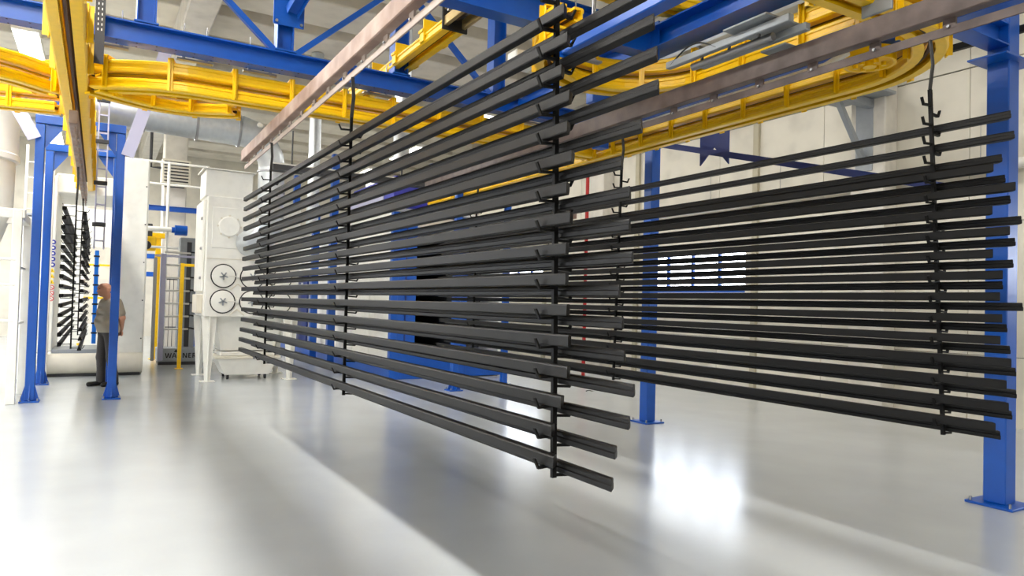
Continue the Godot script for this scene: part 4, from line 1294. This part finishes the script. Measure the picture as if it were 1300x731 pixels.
# ---------------------------------------------------------------- along the window wall
func wall_things() -> void:
	var p := thing("wall_pipe", "white pipe running along the window wall on clips", "pipe", Vector3(XR - 0.2, 3.68, -24.0))
	obj("pipe", tubem([Vector3(0, -0.1, 0), Vector3(0, 0.0, 14.0), Vector3(0, 0.08, 24.0)], 0.075, -1, 16), M.pipe, p)
	for i in 13:
		var c := obj("clip", boxm(Vector3(0.15, 0.05, 0.05), 0.006), M.steel, p, Vector3(0.05, 0.09, 1.2 + i * 1.75))
		obj("drop_wire", tubem([Vector3(0, 0, 0), Vector3(0, 0.6, 0)], 0.006, -1, 5), M.steel, c)
	var cb := thing("crane_bracket", "grey steel bracket with diagonal stay on the concrete wall column", "bracket", Vector3(XR - 0.4, 5.0, -6.95))
	obj("plate", boxm(Vector3(1.0, 0.05, 1.0), 0.006), M.grey, cb, Vector3(-0.45, 0.1, 0))
	obj("beam", boxm(Vector3(1.1, 0.14, 0.12), 0.006), M.grey, cb, Vector3(-0.5, 0.0, 0.1))
	obj("stay", barm(Vector3(-0.75, 0, 0), Vector3(0.0, -0.95, 0), rect(0.08, 0.08), Vector3.BACK), M.grey, cb)
	obj("wall_plate", boxm(Vector3(0.03, 1.3, 0.3), 0.004), M.grey, cb, Vector3(0.0, -0.45, 0))
	# red riser and long red sprinkler pipe
	tag(obj("sprinkler_riser", tubem([Vector3(9.2, 0, -12.4), Vector3(9.2, 5.0, -12.4)], 0.04, -1, 12), M.red), "thin red upright pipe behind the near ends of the profiles", "pipe", "red pipes")
	tag(obj("sprinkler_pipe", tubem([Vector3(5.95, 5.0, -8.0), Vector3(5.95, 5.0, 4.0)], 0.055, -1, 12), M.red), "red pipe running lengthwise near the ceiling at top right", "pipe", "red pipes")
	var tr := thing("light_trunking", "pale metal trunking beside the red ceiling pipe", "trunking", Vector3(6.3, 4.9, -8.0))
	obj("channel", boxm(Vector3(0.16, 0.07, 12.0), 0.006), M.galv, tr, Vector3(0, 0, 6.0))
	for i in 6:
		obj("drop_rod", tubem([Vector3(0, 0, 0.5 + i * 2.1), Vector3(0, 2.0, 0.5 + i * 2.1)], 0.008, -1, 6), M.steel, tr)
	# black bar behind the right column and white tube under the load bar
	tag(obj("black_rail", barm(Vector3(6.9, 4.10, -4.4), Vector3(6.9, 4.06, 1.0), rect(0.05, 0.06)), M.black2), "straight black rail passing behind the right-hand blue column", "rail")
	tag(obj("white_tube", tubem([Vector3(4.9, 3.50, -7.0), Vector3(4.9, 3.51, -3.5), Vector3(4.9, 3.56, -3.3)], 0.028, -1, 10), M.white), "white tube seen through the slot under the dark load bar", "tube")
	var db := beam("steel_beam", "blue lengthwise beam seen through the slot of the dark load bar", Vector3(5.2, 3.72, -7.0), Vector3(5.2, 3.72, 1.0), 0.14, 0.14, "blue beams of the conveyor frame")
	var sc := []
	for i in 7:
		sc.append(Vector3(7.75 + 0.035 * i, 0.008 + 0.012 * sin(i * 0.9), -10.35 + 0.012 * sin(i * 1.7)))
	tag(obj("plastic_scrap", tubem(sc, 0.008, -1, 6), M.rubber), "tiny black scrap lying on the floor right of the middle column", "scrap")
	# far machine between oven and wall
	var fm := thing("far_cabinet", "pale machine cabinet far behind between oven and window wall", "cabinet", Vector3(8.9, 0, -19.5))
	obj("body", boxm(Vector3(1.2, 1.9, 1.4), 0.02), M.cream, fm, Vector3(0, 1.0, 0))
	obj("plinth", boxm(Vector3(1.2, 0.06, 1.4)), M.dark_grey, fm, Vector3(0, 0.03, 0))
	obj("door", boxm(Vector3(0.5, 1.6, 0.03), 0.006), M.white, fm, Vector3(-0.27, 1.05, 0.71))
	obj("door", boxm(Vector3(0.5, 1.6, 0.03), 0.006), M.white, fm, Vector3(0.27, 1.05, 0.71))

# ---------------------------------------------------------------- the man
func person() -> void:
	var t := thing("person", "bald man in grey t-shirt and dark trousers, hands behind his back", "person", Vector3(0.165, 0, -13.72))
	t.rotation.y = deg_to_rad(28)
	# faces -x
	var torso := [
		[Vector3(0.02, 1.36, -0.13), Vector3(0.02, 1.36, 0.13), 0.105, 0.105],
		[Vector3(0.0, 1.24, -0.10), Vector3(0.0, 1.24, 0.10), 0.125, 0.125],
		[Vector3(-0.03, 1.08, -0.08), Vector3(-0.03, 1.08, 0.08), 0.135, 0.135],
		[Vector3(0.0, 0.96, -0.085), Vector3(0.0, 0.96, 0.085), 0.12, 0.12]]
	var arms := []
	for s in [-1.0, 1.0]:
		arms.append([Vector3(0.03, 1.415, s * 0.185), Vector3(0.09, 1.16, s * 0.25), 0.058, 0.046])
		arms.append([Vector3(0.09, 1.16, s * 0.25), Vector3(0.185, 0.965, s * 0.07), 0.044, 0.030])
	var legs := []
	for s in [-1.0, 1.0]:
		var dx: float = 0.05 * s
		legs.append([Vector3(0.0, 0.90, s * 0.09), Vector3(-0.015 + dx * 0.5, 0.49, s * 0.105), 0.092, 0.062])
		legs.append([Vector3(-0.015 + dx * 0.5, 0.49, s * 0.105), Vector3(0.02 + dx, 0.10, s * 0.11), 0.060, 0.042])
	var head := [
		[Vector3(-0.105, 1.653, 0), Vector3(-0.070, 1.653, 0), 0.083, 0.088],
		[Vector3(-0.120, 1.583, 0), Vector3(-0.090, 1.588, 0), 0.062, 0.07],
		[Vector3(-0.145, 1.543, 0), Vector3(-0.130, 1.548, 0), 0.032, 0.04],
		[Vector3(0.02, 1.44, 0), Vector3(-0.080, 1.558, 0), 0.066, 0.058],
		[Vector3(-0.187, 1.628, 0), Vector3(-0.202, 1.600, 0), 0.010, 0.016],
		[Vector3(-0.180, 1.660, -0.035), Vector3(-0.180, 1.660, 0.035), 0.014, 0.014],
		[Vector3(-0.080, 1.623, -0.088), Vector3(-0.070, 1.643, -0.094), 0.014, 0.018],
		[Vector3(-0.080, 1.623, 0.088), Vector3(-0.070, 1.643, 0.094), 0.014, 0.018],
		[Vector3(-0.178, 1.566, -0.02), Vector3(-0.178, 1.566, 0.02), 0.012, 0.012]]
	var all := []
	all.append_array(torso); all.append_array(arms); all.append_array(legs)
	all.append([Vector3(0.02, 1.44, 0), Vector3(-0.05, 1.55, 0), 0.066, 0.058])
	var st := SurfaceTool.new()
	st.begin(Mesh.PRIMITIVE_TRIANGLES)
	st.append_from(sdf_mesh(all, 0.03, 0.016), 0, Transform3D())
	st.append_from(sdf_mesh(head, 0.022, 0.006), 0, Transform3D())
	# hands: one clasps the other's wrist behind the back
	for s in [-1.0, 1.0]:
		var w := Vector3(0.185, 0.965, s * 0.07)
		var pl := Vector3(0.20, 0.925, s * 0.015)
		var hb := [[w, pl, 0.029, 0.030], [pl + Vector3(0, -0.01, 0.02 * s), pl + Vector3(0, -0.03, -0.02 * s), 0.024, 0.022]]
		for i in 4:
			var r := pl + Vector3(0.012, -0.008 - 0.017 * i, -0.02 * s)
			var ln := [0.036, 0.04, 0.037, 0.029][i] as float
			var k1 := r + Vector3(0.010, -0.012, -0.9 * s * ln)
			var k2 := k1 + Vector3(-0.024, -0.010, -0.3 * s * ln)
			hb.append([r, k1, 0.0095, 0.0088])
			hb.append([k1, k2, 0.0086, 0.0075])
		var tb := pl + Vector3(0.0, 0.022, 0.01 * s)
		hb.append([tb, tb + Vector3(0.018, 0.012, -0.028 * s), 0.012, 0.010])
		hb.append([tb + Vector3(0.018, 0.012, -0.028 * s), tb + Vector3(0.012, 0.0, -0.055 * s), 0.010, 0.008])
		st.append_from(sdf_mesh(hb, 0.008, 0.005), 0, Transform3D())
	obj("body", st.commit(), M.skin, t)
	var grow := func(list: Array, d: float) -> Array: return list.map(func(b): return [b[0], b[1], b[2] + d, b[3] + d])
	var sh := []
	sh.append_array(grow.call(torso, 0.016))
	for s in [-1.0, 1.0]:
		sh.append([Vector3(0.03, 1.415, s * 0.185), Vector3(0.072, 1.235, s * 0.232), 0.077, 0.074])
	sh.append([Vector3(0.02, 1.44, 0), Vector3(0.01, 1.475, 0), 0.075, 0.07])
	obj("t_shirt", sdf_mesh(sh, 0.035, 0.014, 0.90, 1.50), M.shirt, t)
	var tr := []
	tr.append_array(grow.call(legs, 0.018))
	tr.append([Vector3(0.0, 0.95, -0.08), Vector3(0.0, 0.95, 0.08), 0.128, 0.128])
	for s in [-1.0, 1.0]:
		tr.append([Vector3(0.012 + 0.05 * s, 0.2, s * 0.11), Vector3(0.015 + 0.05 * s, 0.05, s * 0.11), 0.062, 0.066])
	obj("trousers", sdf_mesh(tr, 0.03, 0.014, 0.055, 0.96), M.trousers, t)
	for s in [-1.0, 1.0]:
		var dx: float = 0.05 * s
		obj("shoe", sdf_mesh([[Vector3(0.04 + dx, 0.05, s * 0.11), Vector3(0.02 + dx, 0.085, s * 0.11), 0.046, 0.046], [Vector3(0.05 + dx, 0.042, s * 0.11), Vector3(-0.17 + dx, 0.036, s * 0.125), 0.042, 0.040]], 0.03, 0.010, 0.002, 0.13), M.shoe, t)
		obj("eye", lathem([Vector2(0, -0.009), Vector2(0.008, -0.004), Vector2(0.008, 0.004), Vector2(0, 0.009)], 10), M.rubber, t, Vector3(-0.184, 1.643, s * 0.032))
	obj("mouth", boxm(Vector3(0.006, 0.006, 0.045), 0.002), M.sticker_red, t, Vector3(-0.191, 1.566, 0))
